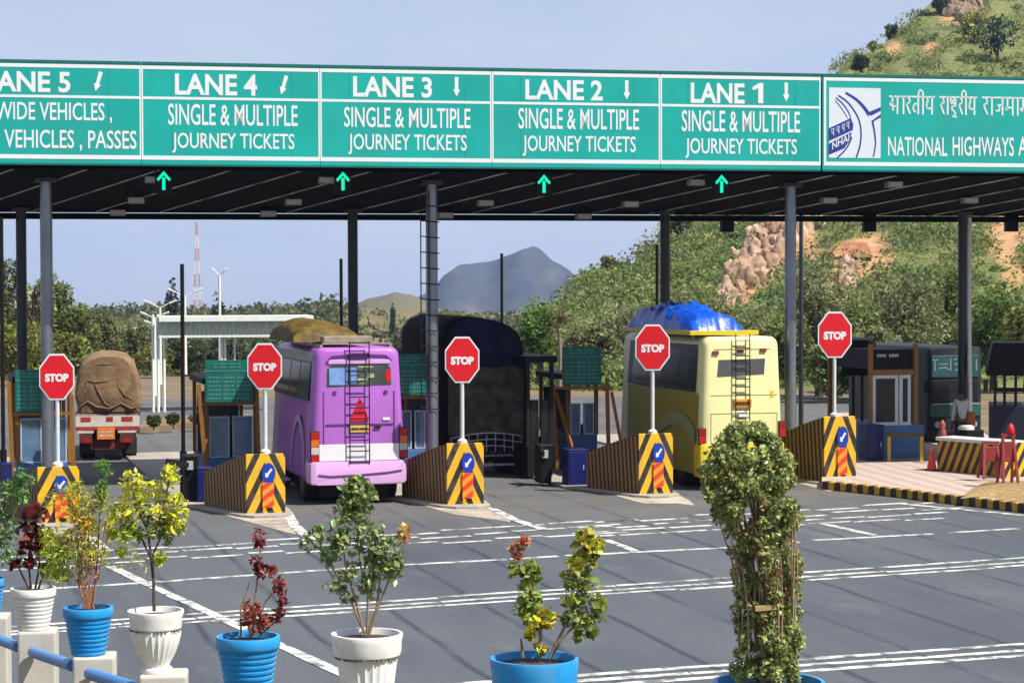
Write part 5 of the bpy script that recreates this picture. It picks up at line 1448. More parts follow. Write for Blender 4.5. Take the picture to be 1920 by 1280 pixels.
# ---- wooded hill on the right
SKYR = [(1020, 612), (1060, 572), (1100, 532), (1150, 512), (1200, 486), (1260, 420), (1320, 362), (1400, 292), (1500, 205), (1590, 116), (1650, 88), (1700, 44), (1760, -6), (1850, -70), (2000, -160), (2400, -320)]
YCR = lambda px: 120 + (px - 1000) * .13
BARE = [(1620, 480, 72, 42), (1520, 470, 18, 34), (1582, 566, 18, 20), (1888, 445, 46, 60), (1900, 520, 26, 34), (1800, 22, 44, 30), (1676, 92, 16, 16), (1500, 430, 34, 34), (1470, 468, 36, 38), (1432, 508, 34, 34), (1392, 545, 32, 30), (1358, 572, 24, 22), (1580, 520, 28, 36), (1745, 90, 14, 10)]
def bare(px, py):
    b = 0
    for cx, cy, rx, ry in BARE:
        q = ((px - cx) / rx) ** 2 + ((py - cy) / ry) ** 2
        b = max(b, 1 - q + .55 * noise.noise(Vector((px * .03, py * .03, 5))))
    return b
def hcol(px, py):
    b = bare(px, py); nz = .5 + .5 * noise.noise(Vector((px * .02, py * .02, 1)))
    g = Vector((.15, .19, .065)).lerp(Vector((.23, .235, .095)), nz); e_ = Vector((.50, .27, .13)).lerp(Vector((.60, .37, .21)), nz)
    return tuple(g.lerp(e_, max(0, min(1, b * 2.5))))
HY0 = 78.0
hill_surface('hillside', SKYR, 735, HY0, YCR, 1000, 2400, 170, 110, hcol, 5, 2)
def hill_pt(px, t, lift=0.0):
    Yc = YCR(px); s_ = interp(SKYR, px); py = 735 + (s_ - 735) * t; p = at(px, py, HY0 + (Yc - HY0) * t); p.z += lift
    return p, py
# scrub: far too many bushes to count
def scrub_points(fn, nb, nl, rbase, pxa, pxb, tmin=0.0, dens=None):
    cen = []; rad = []
    while len(cen) < nb:
        px = random.uniform(pxa, pxb); t = random.uniform(tmin, 1.02)
        p, py = fn(px, min(t, 1.0))
        if py < -60: continue
        if dens and random.random() > dens(px, py): continue
        cen.append(p); rad.append(rbase * random.uniform(.5, 1.6))
    cen = np.array([tuple(c) for c in cen]); rad = np.array(rad)
    k = RNG.integers(0, nb, nl)
    q = RNG.normal(size=(nl, 3)); q /= np.linalg.norm(q, axis=1, keepdims=True); q[:, 2] = np.abs(q[:, 2]) * .9 - .15
    q *= RNG.uniform(.55, 1.08, (nl, 1))
    return cen[k] + q * rad[k][:, None], k
NB = 2000
P, kk = scrub_points(hill_pt, NB, 170000, 1.05, 1030, 1990, .02, lambda px, py: 0.04 if bare(px, py) > .1 else (.9 if noise.noise(Vector((px * .018, py * .018, 9))) > -.35 else .35))
hue = RNG.random(NB)
pal = np.array([(.25, .31, .08), (.19, .275, .066), (.31, .335, .095), (.14, .21, .07), (.23, .28, .105)])
bc = pal[RNG.integers(0, 5, NB)] * (1 + .2 * RNG.normal(size=(NB, 1)))
c = np.clip(bc[kk] * (1 + .15 * RNG.normal(size=(len(kk), 1))), .01, .5)
tag(leaves_mesh('hillside_scrub', P, .23, c, aspect=1.6, up=.9), kind='stuff')

# rock outcrop on the slope, a shoulder of broken boulders
ROCK = mat('pink_grey_rock', (.56, .38, .27), .95, vary=.45, scale=.8, bump=1.0, bscale=2.5, dirt=(.22, .12, .06), dirtamt=.85, dpos=(.45, .62))
def lumps(name, spots, label, m=ROCK):
    mb = MB()
    for (px, py, r) in spots:
        s_ = interp(SKYR, px); t = (735 - py) / (735 - s_); p, _ = hill_pt(px, t)
        bm = bmesh.new(); bmesh.ops.create_icosphere(bm, subdivisions=3, radius=1.0); k = FPX / p.y; rr_ = r / k
        sd_ = random.random() * 50; sc = Vector((rr_ * random.uniform(.7, 1.0), rr_ * random.uniform(.5, .8), rr_ * random.uniform(1.1, 2.0)))
        for v in bm.verts:
            n_ = noise.noise(v.co * 1.3 + Vector((sd_, 0, 0))) * .5 + abs(noise.noise(v.co * 3 + Vector((0, sd_, 0)))) * .35
            v.co = v.co * (1 + n_); v.co = Vector((v.co.x * sc.x, v.co.y * sc.y, v.co.z * sc.z)) + p
        bm.verts.ensure_lookup_table()
        mb.add([tuple(v.co) for v in bm.verts], [[v.index for v in f_.verts] for f_ in bm.faces]); bm.free()
    o = mb.build(name, m); r_ = o.modifiers.new('remesh', 'REMESH'); r_.mode = 'VOXEL'; r_.voxel_size = .09; return tag(o, label, 'rock')
sp = []
for i in range(170):
    t = random.random(); cx = 1505 - 145 * t ** .9; cy = 408 + 158 * t; wd = 40 * (1 - .45 * t)
    sp.append((cx + random.uniform(-wd, wd), cy + random.uniform(-14, 14), random.uniform(13, 26) * (1 - .4 * t)))
lumps('rock_outcrop', sp, 'pinkish broken rock outcrop running down the green slope left of the steel column')
lumps('rock_outcrop', [(1588 + random.uniform(-16, 16), 520 + random.uniform(-26, 26), random.uniform(6, 13)) for _ in range(34)], 'small pale rock outcrop below the reddish hillside hut')
lumps('rock_outcrop', [(1800 + random.uniform(-36, 40), 16 + random.uniform(-16, 22), random.uniform(6, 14)) for _ in range(34)], 'brown rocks near the top of the hill in the upper right corner', mat('brown_rock', (.30, .22, .15), .95, vary=.4, scale=1.2, bump=.9, bscale=3))

# hut
p, _ = hill_pt(1608, (735 - 487) / (735 - interp(SKYR, 1608)))
k = FPX / p.y; hw = 29 / k
o = thing('hut', 'small hut with a reddish sloping roof on the bare earth of the hill', 'hut', (p.x, p.y - .3, p.z - .3), .12)
HUT = mat('hut_roof', (.36, .13, .065), .8, vary=.25, scale=3); HW = mat('hut_wall', (.20, .10, .06), .9, vary=.2)
hz = 36 / k
mb = MB(); mb.add([(-hw, 0, hz * .38), (hw, 0, hz * .38), (hw * .92, 1.2, hz * 1.15), (-hw * .92, 1.2, hz * 1.15), (-hw, 0, hz * .38 + .05), (hw, 0, hz * .38 + .05), (hw * .92, 1.2, hz * 1.15 + .05), (-hw * .92, 1.2, hz * 1.15 + .05)], [(0, 3, 2, 1), (4, 5, 6, 7), (0, 1, 5, 4), (1, 2, 6, 5), (2, 3, 7, 6), (3, 0, 4, 7)]); mb.build('roof', HUT, o)
mb = MB(); mb.box(-hw * .9, hw * .9, .12, 1.1, -.5, hz * .42); mb.build('wall', HW, o)
mb = MB(); mb.box(-.16, .12, .10, .119, -.05, hz * .36); mb.build('door', DARK, o)

# trees that stand out on the skyline and the hill
for px, top, wd, Y, tn, lb in ((1612, 98, 36, 196, 'deep', 'small dark tree on the ridge just above the authority board, left end'), (1635, 76, 20, 200, 'grey', 'tiny round tree on the ridge skyline, lower of the pair'), (1672, 46, 26, 205, 'deep', 'tiny round tree on the ridge skyline, upper of the pair'), (1868, 22, 92, 195, 'deep', 'large dark green tree high on the hill at the top right'), (1762, -8, 34, 214, 'dark', 'dark tree at the top edge of the hill'), (1825, 20, 60, 210, 'yellowish', 'yellow green tree high on the hill beside the large dark one'),
                              (1142, 480, 30, 137, 'grey', 'thin tree spike on the slope right of the far mountain'), (1278, 404, 44, 160, 'dark', 'dark tree beside the lane 1 back column, at the roof edge')):
    t = 1.0; p, py = hill_pt(px, min(1, max(.2, (735 - (top + wd * 1.0)) / (735 - interp(SKYR, px)))))
    kf = FPX / p.y
    tree('tree', lb, px, top, wd, p.y, tn, 700, .40, base_py=py + 4, crown_frac=.85, group=None, trunk_r=.08)

# trees at the foot of the hill, behind the booths
foot = [(1535, 505, 130, 74, 'grey', 'grey green tree behind the rightmost stop sign post, left part'), (1605, 560, 130, 72, 'mid', 'mid green tree right above the rightmost stop sign'), (1692, 500, 180, 76, 'grey', 'broad grey green tree above the ochre framed booth'), (1772, 478, 150, 80, 'mid', 'tall tree left of the white pole'), (1862, 520, 130, 78, 'bright', 'bright green tree right of the white pole'), (1925, 560, 120, 76, 'yellowish', 'yellow green tree at the right edge of the picture'),
        (1478, 585, 110, 72, 'mid', 'mid green tree directly behind the tall steel column'), (1425, 590, 120, 76, 'grey', 'grey green tree behind the right part of the blue tarpaulin'), (1345, 555, 140, 84, 'grey', 'grey green tree behind the blue tarpaulin'), (1268, 540, 130, 84, 'grey', 'grey green tree behind the lane 1 back column'), (1180, 548, 150, 88, 'grey', 'broad grey green tree between the mountain and the lane 1 column'), (1112, 580, 120, 86, 'grey', 'grey green tree above the fare board with rust legs'),
        (1010, 562, 110, 80, 'bright', 'bright green rounded tree just right of the dark covered truck'), (1560, 640, 100, 70, 'mid', 'low mid green tree left of the black roofed booth'), (1640, 610, 120, 70, 'grey', 'grey green shrub like tree behind the ochre framed booth')]
for px, top, wd, Y, tn, lb in foot: tree('tree', lb, px, top, wd, Y, tn, 3600, .17, crown_frac=.9, group='trees at the foot of the hill')
# pale palm-like tree
Y = 70; p = at(1048, 600, Y); o = thing('palm_tree', 'pale dry palm like tree above the fare board with rust legs', 'palm tree', (p.x, Y, 0))
ztop = at(1048, 600, Y).z
mb = MB(); mb.tube([(0, 0, 0), (.05, 0, ztop * .5), (0, 0, ztop)], [.10, .08, .06], 8); mb.build('trunk', BARKL, o, smooth=True)
PALM = leaf_mat('palm_leaf'); 
pts = []; cl = []
for i in range(26):
    a = random.uniform(0, 6.28); el = random.uniform(-.6, 1.3); L_ = random.uniform(.5, 1.05)
    for q in np.linspace(.08, 1, 26):
        r = L_ * q; pts.append((math.cos(a) * math.cos(el) * r * .8, math.sin(a) * math.cos(el) * r, ztop + math.sin(el) * r - .35 * q * q)); cl.append((.24, .22, .09))
leaves_mesh('crown', pts, .15, np.array(cl) * (1 + .2 * RNG.normal(size=(len(cl), 1))), o, PALM, aspect=3, droop=.6)

# trees on the left
left = [(8, 448, 90, 92, 'mid', 'tall mid green tree at the left edge of the picture'), (62, 492, 90, 94, 'yellowish', 'yellow green tree seen between the two leftmost columns'), (112, 508, 84, 96, 'mid', 'mid green tree just right of the leftmost front column'), (150, 566, 90, 95, 'mid', 'lower mid green tree above the left part of the sackcloth load'), (196, 575, 96, 100, 'grey', 'grey green tree above the sackcloth load'), (246, 592, 96, 104, 'grey', 'grey green tree between the sackcloth load and the white gantry'),
        (20, 600, 120, 84, 'yellowish', 'low yellow green tree behind the leftmost fare board'), (120, 620, 110, 86, 'yellowish', 'low yellow green tree behind the leftmost stop sign'), (290, 640, 90, 96, 'yellowish', 'low tree behind the legs of the white gantry'),
        (350, 628, 100, 100, 'dark', 'dark tree under the white gantry above the first fare board'), (420, 630, 110, 104, 'dark', 'dark tree under the white gantry behind the board left of the bus'), (500, 632, 110, 104, 'dark', 'dark tree under the white gantry behind the second stop sign'), (570, 622, 100, 108, 'dark', 'dark tree under the right end of the white gantry'),
        (840, 582, 110, 110, 'mid', 'mid green tree behind the ladder column beside the covered truck'), (772, 606, 84, 104, 'dark', 'darker tree right of the purple bus roof')]
for px, top, wd, Y, tn, lb in left: tree('tree', lb, px, top, wd, Y, tn, 3200, .19, crown_frac=.92, group='roadside trees across the plaza')
for px, top, wd, Y, lb in ((322, 524, 34, 190, 'pointed dark conifer rising left of the red and white mast'), (408, 556, 30, 210, 'smaller dark conifer right of the red and white mast'), (736, 572, 12, 260, 'small dark columnar tree on the slope left of the far mountain')):
    tree('conifer', lb, px, top, wd, Y, 'deep', 900, .35, crown_frac=.95, cat='conifer')

# low wooded ridge and dry bank far behind
def rcol(px, py):
    nz = .5 + .5 * noise.noise(Vector((px * .02, py * .05, 4)))
    return tuple(Vector((.12, .13, .055)).lerp(Vector((.30, .22, .11)), nz * (1.0 if 640 < px < 800 else .45)))
SKYM = [(-300, 585), (60, 590), (200, 590), (290, 582), (430, 590), (560, 578), (600, 566), (650, 572), (690, 588), (780, 598), (900, 600), (1040, 604), (1300, 610)]
hill_surface('far_ridge', SKYM, 665, 210, lambda px: 330, -300, 1300, 100, 30, rcol, 4, 6, back=80)
def ridge_pt(px, t):
    s_ = interp(SKYM, px); py = 665 + (s_ - 665) * t; return at(px, py, 210 + 120 * t), py
NB2 = 800; P, kk = scrub_points(ridge_pt, NB2, 26000, 1.7, -60, 1080, .0, lambda px, py: .25 if (665 < px < 770) else .9)
bc = np.array([(.15, .17, .065), (.11, .14, .055), (.18, .18, .08)])[RNG.integers(0, 3, NB2)] * (1 + .2 * RNG.normal(size=(NB2, 1)))
tag(leaves_mesh('ridge_scrub', P, .75, np.clip(bc[kk], .01, .4), aspect=1.5), kind='stuff')
# tree belt low behind the plaza so no bare strip shows between the trunks
def belt_pt(px, t):
    return at(px, 735 - 62 * t + 10 * noise.noise(Vector((px * .02, 3, 3))), 100 + 8 * t), 0
NB3 = 520; P, kk = scrub_points(belt_pt, NB3, 26000, .85, -80, 2000)
bc = np.array([(.11, .145, .042), (.085, .12, .04), (.155, .165, .05)])[RNG.integers(0, 3, NB3)]
tag(leaves_mesh('roadside_scrub', P, .2, np.clip(bc[kk] * (1 + .2 * RNG.normal(size=(len(kk), 1))), .01, .4), aspect=1.6), kind='stuff')

# far mountain and its foothill
MT = vcol_mat('mountain_ground_hazed', bscale=.012, bump=.9)
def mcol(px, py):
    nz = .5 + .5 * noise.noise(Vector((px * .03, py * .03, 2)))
    return tuple(Vector((.018, .030, .046)).lerp(Vector((.115, .10, .07)), nz * nz * 1.0))  # blue of the distant air is put into the dark ground colour
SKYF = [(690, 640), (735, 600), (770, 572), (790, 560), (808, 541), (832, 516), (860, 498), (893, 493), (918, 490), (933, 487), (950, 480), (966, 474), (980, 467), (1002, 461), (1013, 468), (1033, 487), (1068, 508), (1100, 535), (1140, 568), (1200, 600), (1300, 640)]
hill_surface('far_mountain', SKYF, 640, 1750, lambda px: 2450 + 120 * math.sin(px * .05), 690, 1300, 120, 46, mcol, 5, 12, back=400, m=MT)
def fcol(px, py): return (.16, .15, .075)
hill_surface('foothill', [(560, 640), (640, 600), (690, 564), (740, 548), (773, 552), (830, 600), (880, 640)], 640, 700, lambda px: 900, 560, 880, 50, 20, fcol, 3, 8, back=120)

# ---- second white gantry with lamps, mast
GW = mat('gantry_white', (.80, .84, .76), .6, vary=.06)
Y = 66; f = Fr(440, Y, FROT)
o = thing('truss_gantry', 'pale green white truss gantry with tall legs across the road behind the purple bus', 'gantry', f.loc, f.rz)
x0, x1 = f.x(302), f.x(584); z1 = f.z(592); z0 = f.z(632)
mb = MB(); mb.box(x0, x1, -.25, 1.6, z1 - .17, z1); mb.build('roof_slab', GW, o, bevel=.01)
mb = MB(); mb.box(x0, x1, -.06, .06, z0, z0 + .07); mb.build('bottom_chord', GW, o)
mb = MB(); xx = x0 + .05; 
while xx < x1 - .2:
    mb.beam((xx, 0, z0 + .07), (xx + .16, 0, z1 - .17), .025, .025); mb.beam((xx + .16, 0, z0 + .07), (xx + .16, 0, z1 - .17), .02, .02); xx += .26
mb.build('lattice', GW, o)
mb = MB(); mb.box(x0, x1, .08, .1, z0 + .08, z1 - .18); mb.build('cladding', mat('gantry_cladding', (.62, .70, .60), .7, vary=.1, scale=4), o)
for a in (292, 301, 312, 417, 423, 441, 575):
    mb = MB(); mb.tube([(f.x(a), .3, 0), (f.x(a), .3, z1 - .18 if a > 302 else z1 + .05)], .045 if a not in (441,) else .03, 8); mb.build('leg', GW, o, smooth=True)
def street_lamp(px, top, Y, spread, label, rise=10):
    f = Fr(px, Y, 0); o = thing('street_lamp', label, 'street lamp', f.loc, 0, 'double armed street lamps beyond the plaza')
    zt_ = f.z(top + rise)
    mb = MB(); mb.tube([(0, 0, 0), (0, 0, zt_)], [.07 * Y / 80, .045 * Y / 80], 8); mb.build('pole', GW, o, smooth=True)
    for s_ in (-1, 1):
        xa = s_ * spread / f.k; mb = MB(); mb.tube([(0, 0, zt_ - .05), (xa * .6, 0, zt_ + rise * .6 / f.k)], .02 * Y / 80, 6); a = mb.build('arm', GW, o)
        q = Vector((xa * .55, 0, zt_ + rise * .55 / f.k)); e_ = Vector((xa, 0, zt_ + rise / f.k)); mb = MB(); mb.beam(q, e_, .14 * Y / 80, .07 * Y / 80); mb.build('lamp_head', WHITE, o, bevel=.01)
street_lamp(347, 541, 95, 33, 'double armed street lamp right behind the thin black pole, topmost of the cluster', 14)
street_lamp(300, 563, 85, 31, 'double armed street lamp over the left end of the white gantry', 12)
street_lamp(290, 585, 76, 27, 'double armed street lamp at the left legs of the white gantry, middle height', 10)
street_lamp(296, 601, 70, 26, 'lowest double armed street lamp at the left legs of the white gantry', 9)
street_lamp(412, 503, 90, 15, 'tall double armed street lamp right of the red and white mast', 12)
MR = mat('mast_red_hazed', (.62, .36, .36), .6); MW = mat('mast_white_hazed', (.80, .78, .82), .6)  # red and white paled: fading by haze is put into the colours
Y = 420; f = Fr(370, Y, 0); o = thing('radio_mast', 'tall slim red and white lattice mast on the skyline', 'mast', (f.loc[0], Y, gz(Y)))
zb0, zt0 = 0, f.z(417) - gz(Y); nb_ = 9
for i in range(nb_):
    a, b = zb0 + (zt0 - zb0) * i / nb_, zb0 + (zt0 - zb0) * (i + 1) / nb_; wa = .75 * (1 - .8 * i / nb_); wb = .75 * (1 - .8 * (i + 1) / nb_)
    mb = MB()
    for sx_, sy_ in ((-1, -1), (1, -1), (1, 1), (-1, 1)): mb.beam((sx_ * wa, sy_ * wa, a), (sx_ * wb, sy_ * wb, b), .18, .18)
    m_ = 3
    for q in range(m_):
        t0, t1 = q / m_, (q + 1) / m_; w0 = wa + (wb - wa) * t0; w1 = wa + (wb - wa) * t1
        mb.beam((-w0, -w0, a + (b - a) * t0), (w1, -w1, a + (b - a) * t1), .10, .10); mb.beam((w0, w0, a + (b - a) * t0), (w1, -w1, a + (b - a) * t1), .10, .10)
    mb.build('section', MR if i % 2 == 0 else MW, o)

# median island with shrubs beyond the left lanes
mp = [(262, 812), (330, 806), (402, 800), (470, 800), (470, 786), (330, 790), (268, 800)]
mp = [ground(a, b) for a, b in mp]
mb = MB(); mb.slab([(p.x, p.y) for p in mp], 0, .16); tag(mb.build('median', mat('median_earth', (.22, .15, .08), .95, vary=.3, scale=2)), kind='structure')
for i, (px, py, wd, h_, lb) in enumerate([(288, 802, 36, 28, 'left round shrub on the median behind the loaded truck'), (325, 800, 30, 26, 'middle round shrub on the median by the white gantry legs'), (372, 798, 40, 24, 'right shrub on the median behind the barrier gate')]):
    g = ground(px, py, .16); k = FPX / g.y; o = thing('shrub', lb, 'shrub', g)
    P, _ = blob_points(900, (0, 0, h_ / k * .55), (wd / 2 / k, wd / 2 / k, h_ / 2 / k)); leaves_mesh('foliage', P, .08, tints(900, (.085, .115, .03)), o)
    mb = MB(); mb.tube([(0, 0, -.05), (.01, 0, h_ / k * .6)], [.02, .01], 6); mb.build('stem', BARK, o)

# ================================================================== FOREGROUND: posts, rails, potted plants
POTW = mat('pot_white', (.98, .97, .94), .5, vary=.04, scale=14, dirt=(.55, .46, .34), dirtamt=.6, dpos=(.48, .70)); POTB = mat('pot_blue', (.014, .34, .80), .4, vary=.10, scale=14, dirt=(.20, .36, .50), dirtamt=.6, dpos=(.47, .68)); RAILB = mat('rail_blue', (.09, .29, .68), .4, vary=.08, scale=20, dirt=(.25, .35, .5), dirtamt=.4)
def guard_post(x0, x1, top, Y, label):
    f = Fr((x0 + x1) / 2, Y, .12); hw = (x1 - x0) / 2 / f.k * .94
    zt_ = f.z(top); g = bankz(f.loc[0], Y)
    mb = MB(); mb.box(-hw, hw, -hw, hw, g - .3 - zt_, 0)
    o = mb.build('guard_post', CONCP, bevel=.012); o.location = (f.loc[0], Y, zt_); o.rotation_euler = (0, 0, .12)
    return tag(o, label, 'concrete post', 'square concrete guard posts')
guard_post(-62, 14, 1152, 14.6, 'square concrete post cut off by the left edge under a blue pot')
guard_post(30, 104, 1179, 13.2, 'square concrete post under the white ribbed pot')
guard_post(132, 214, 1226, 11.8, 'square concrete post under the blue ribbed pot with the feathery plant')
guard_post(256, 350, 1259, 10.7, 'square concrete post under the white urn')
for (a, b, lb, r0) in (((-60, 1176, 14.5), (34, 1212, 13.4), 'light blue guard rail tube at the left edge of the picture', .034), ((62, 1222, 13.05), (136, 1247, 11.95), 'light blue guard rail tube between the white ribbed and blue ribbed pots', .034), ((168, 1262, 11.65), (262, 1292, 10.85), 'light blue guard rail tube under the white urn', .034)):
    A = at(*a); B = at(*b); o = None
    mb = MB(); mb.tube([(0, 0, 0), tuple(B - A)], r0, 14); o = mb.build('guard_rail', RAILB, smooth=True); o.location = A
    tag(o, lb, 'guard rail', 'light blue guard rail tubes')

def pot_body(o, kind, r, h, mt):
    """o sits at the pot's foot; r rim radius, h height"""
    mb = MB()
    if kind == 'ribbed':
        pr = [(r * .62, 0)]
        nr = 8
        for i in range(nr):
            z0 = h * (.02 + .76 * i / nr); z1 = h * (.02 + .76 * (i + .62) / nr); z2 = h * (.02 + .76 * (i + 1) / nr)
            ra = r * (.64 + .24 * i / nr); rb = r * (.64 + .24 * (i + 1) / nr)
            pr += [(ra + r * .05, z0 + h * .012), (ra + r * .065, (z0 + z1) / 2), (rb + r * .04, z1), (rb, z1 + h * .01), (rb, z2)]
        pr += [(r * .97, h * .80), (r, h * .83), (r * 1.0, h * .97), (r * .98, h), (r * .90, h), (r * .87, h * .9)]
        mb.lathe(pr, n=40)
    elif kind == 'plain':
        mb.lathe([(r * .66, 0), (r * .74, h * .1), (r * .84, h * .52), (r * .88, h * .62), (r * .895, h * .63), (r * .895, h * .65), (r * .95, h * .66), (r * .97, h * .8), (r, h * .95), (r * .985, h), (r * .92, h), (r * .88, h * .9)], n=44)
    else:
        # fluted urn: foot, swelling body with flutes, band, flared rim
        n = 72; rings = []
        if kind == 'urn':
            pr = [(.56, 0, 0), (.58, .03, 0), (.56, .07, 0), (.46, .10, 0), (.50, .16, .6), (.66, .30, 1), (.80, .48, 1), (.87, .62, 1), (.86, .69, .5), (.85, .705, 0), (.90, .715, 0), (.92, .75, 0), (.93, .88, 0), (1.0, .97, 0), (.99, 1.0, 0), (.91, 1.0, 0), (.86, .9, 0)]
        else:
            pr = [(.66, 0, .5), (.70, .12, 1), (.76, .4, 1), (.82, .62, 1), (.83, .655, .4), (.83, .665, 0), (.92, .68, 0), (.95, .74, 0), (.97, .9, 0), (1.0, .97, 0), (.985, 1.0, 0), (.91, 1.0, 0), (.86, .9, 0)]
        for q, z, fl_ in pr:
            rings.append([(r * q * (1 + .035 * fl_ * math.cos(24 * 2 * math.pi * k / n)) * math.cos(2 * math.pi * k / n), r * q * (1 + .035 * fl_ * math.cos(24 * 2 * math.pi * k / n)) * math.sin(2 * math.pi * k / n), z * h) for k in range(n)])
        mb.loft(rings, 0, False); mb.f.append(tuple(range(n))); mb.m.append(0)
    p = mb.build('pot', mt, o, smooth=True)
    if kind in ('urn', 'fluted'):
        mb = MB(); n = 44
        for k in range(n):
            a = 2 * math.pi * k / n; rr_ = r * (.885 if kind == 'urn' else .86); z = h * (.70 if kind == 'urn' else .66)
            if k % 11 in (0, 5): continue
            mb.beam((rr_ * math.cos(a - .04), rr_ * math.sin(a - .04), z), (rr_ * math.cos(a + .04), rr_ * math.sin(a + .04), z), .012 * r / .14, .011 * r / .14)
        mb.build('band_pattern', mat('band_grey', (.22, .20, .17), .7), p)
    mb = MB(); mb.lathe([(r * .865, h * .905), (r * .4, h * .93), (0.0, h * .94)], n=24, cap=False); mb.build('soil', SOIL, o, smooth=True)
    return p
class Plant:
    def __init__(s, name, label, px, rim_py, Y, wpx, kind, mt, hfac, cat='potted plant'):
        s.Y = Y; s.k = FPX / Y; s.px = px; c = at(px, rim_py, Y); s.r = wpx / 2 / s.k; s.h = hfac * s.r * 2
        s.base = c.z - s.h; s.loc = Vector((c.x, Y, s.base)); s.o = thing(name, label, cat, s.loc, 0, 'potted plants along the guard posts')
        pot_body(s.o, kind, s.r, s.h, mt); s.rim_py = rim_py
        s.L = []; s.C = []; s.S = []; s.dens = 2.0; s.lite = 1.75
    def p(s, px, py, dy=0.0): 
        q = at(px, py, s.Y + dy); q = q - s.loc; return Vector((q.x, dy, q.z))
    def stem(s, pts, r0, r1, m=BARKL, name='stem'):
        P = [s.p(*q) for q in pts]; n = len(P); mb = MB(); mb.tube(P, [r0 + (r1 - r0) * i / (n - 1) for i in range(n)], 7); return mb.build(name, m, s.o, smooth=True)
    def clump(s, px, py, rp, n, col, sz, alt=None, altp=.2, var=.2, flat=1.0, dy=None):
        n = int(n * s.dens); col = [min(.9, q * s.lite) for q in col]; sz = sz * .88; rp = rp * 1.2
        dy = random.uniform(-.5, .5) * rp / s.k if dy is None else dy
        c = s.p(px, py, dy); q = RNG.normal(size=(n, 3)); q /= np.linalg.norm(q, axis=1, keepdims=True); q *= RNG.uniform(.2, 1.0, (n, 1)) ** .5 * rp / s.k; q[:, 2] *= flat
        s.L.append(np.array(c) + q); s.C.append(tints(n, col, var, alt, altp)); s.S.append(np.full(n, sz / s.k))
    def done(s, aspect=2.0, m=None, name='foliage', up=.8, droop=.0):
        P = np.concatenate(s.L); C_ = np.concatenate(s.C); Z_ = np.concatenate(s.S)
        ob = leaves_mesh(name, P, Z_, C_, s.o, m or LEAFG, aspect, up=up, droop=droop); s.L = []; s.C = []; s.S = []; return ob
# sizes are passed per leaf
# 0: pot at the left edge
pl = Plant('potted_plant', 'green leafy plant in a blue pot cut off by the left edge', -28, 1083, 14.6, 76, 'ribbed', POTB, 1.0)
for a, b in ((-20, 960), (8, 900), (30, 890), (40, 930)): pl.stem([(-26, 1085), ((a - 26) / 2, 1010), (a, b)], .008, .003)
for i in range(16): pl.clump(random.uniform(-30, 34), random.uniform(905, 1045), 15, 24, (.10, .19, .055), 13, (.20, .27, .10))
for a, b in ((36, 890), (48, 900), (22, 915), (40, 930), (14, 950)): pl.clump(a, b, 14, 28, (.09, .20, .05), 12, (.18, .28, .09))
pl.done(2.2)
# 1: copperleaf in white ribbed pot
pl = Plant('potted_plant', 'dark red round leaved plant in a white ribbed pot', 62, 1101, 13.2, 85, 'ribbed', POTW, .94)
PURS = mat('purple_stem', (.06, .03, .03), .8)
for pts in ([(58, 1103), (54, 1060), (60, 1010), (66, 950)], [(66, 1103), (74, 1060), (70, 1000)], [(54, 1103), (38, 1070), (30, 1055)], [(72, 1103), (84, 1070), (92, 1030)]): pl.stem(pts, .007, .003, PURS)
DR = (.075, .010, .012)
for a, b, r in ((62, 950, 16), (72, 960, 15), (54, 968, 12), (46, 990, 13), (66, 992, 14), (58, 1012, 14), (72, 1020, 11), (46, 1028, 13), (30, 1056, 9), (57, 1052, 11), (84, 1062, 9)): pl.clump(a, b, r, 10, DR, 19, (.22, .06, .05), .22)
for a, b in ((84, 1000), (92, 1020), (98, 1048), (88, 1070), (102, 1066), (80, 1036)): pl.clump(a, b, 13, 30, (.26, .30, .03), 10, (.40, .36, .05), .35)
pl.done(1.25)
# 2: feathery croton in blue ribbed pot
pl = Plant('potted_plant', 'feathery yellow orange and green plant in a blue ribbed pot', 165, 1137, 11.8, 94, 'ribbed', POTB, .96)
REDS = mat('red_stem', (.42, .17, .07), .7)
for i in range(16):
    a = random.uniform(142, 186); pl.stem([(random.uniform(150, 178), 1140), (a, 1085), (a + random.uniform(-26, 26), random.uniform(950, 1040))], .0045, .002, REDS)
for i in range(64):
    x_ = random.gauss(162, 38); y_ = random.uniform(915, 1060); pl.clump(x_, y_, 16, 24, (.30, .34, .03), 11, (.60, .44, .05), .25)
for i in range(10): pl.clump(random.gauss(150, 18), random.uniform(930, 1010), 15, 22, (.58, .36, .03), 11, (.72, .18, .03), .35)
for i in range(34): pl.clump(random.gauss(116, 17), random.uniform(1000, 1090), 14, 22, (.24, .32, .03), 11, (.45, .42, .06), .3)
for i in range(10): pl.clump(random.gauss(160, 22), random.uniform(1010, 1080), 14, 16, (.52, .26, .13), 10, (.6, .42, .2), .4)
for i in range(16): 
    y_ = random.uniform(868, 960); pl.clump(190 + random.gauss(0, 5 + (y_ - 868) * .18), y_, 10, 26, (.075, .19, .03), 9, (.15, .27, .05))
pl.stem([(172, 1140), (184, 1040), (190, 880)], .005, .002, BARK)
pl.done(4.2, droop=.2)
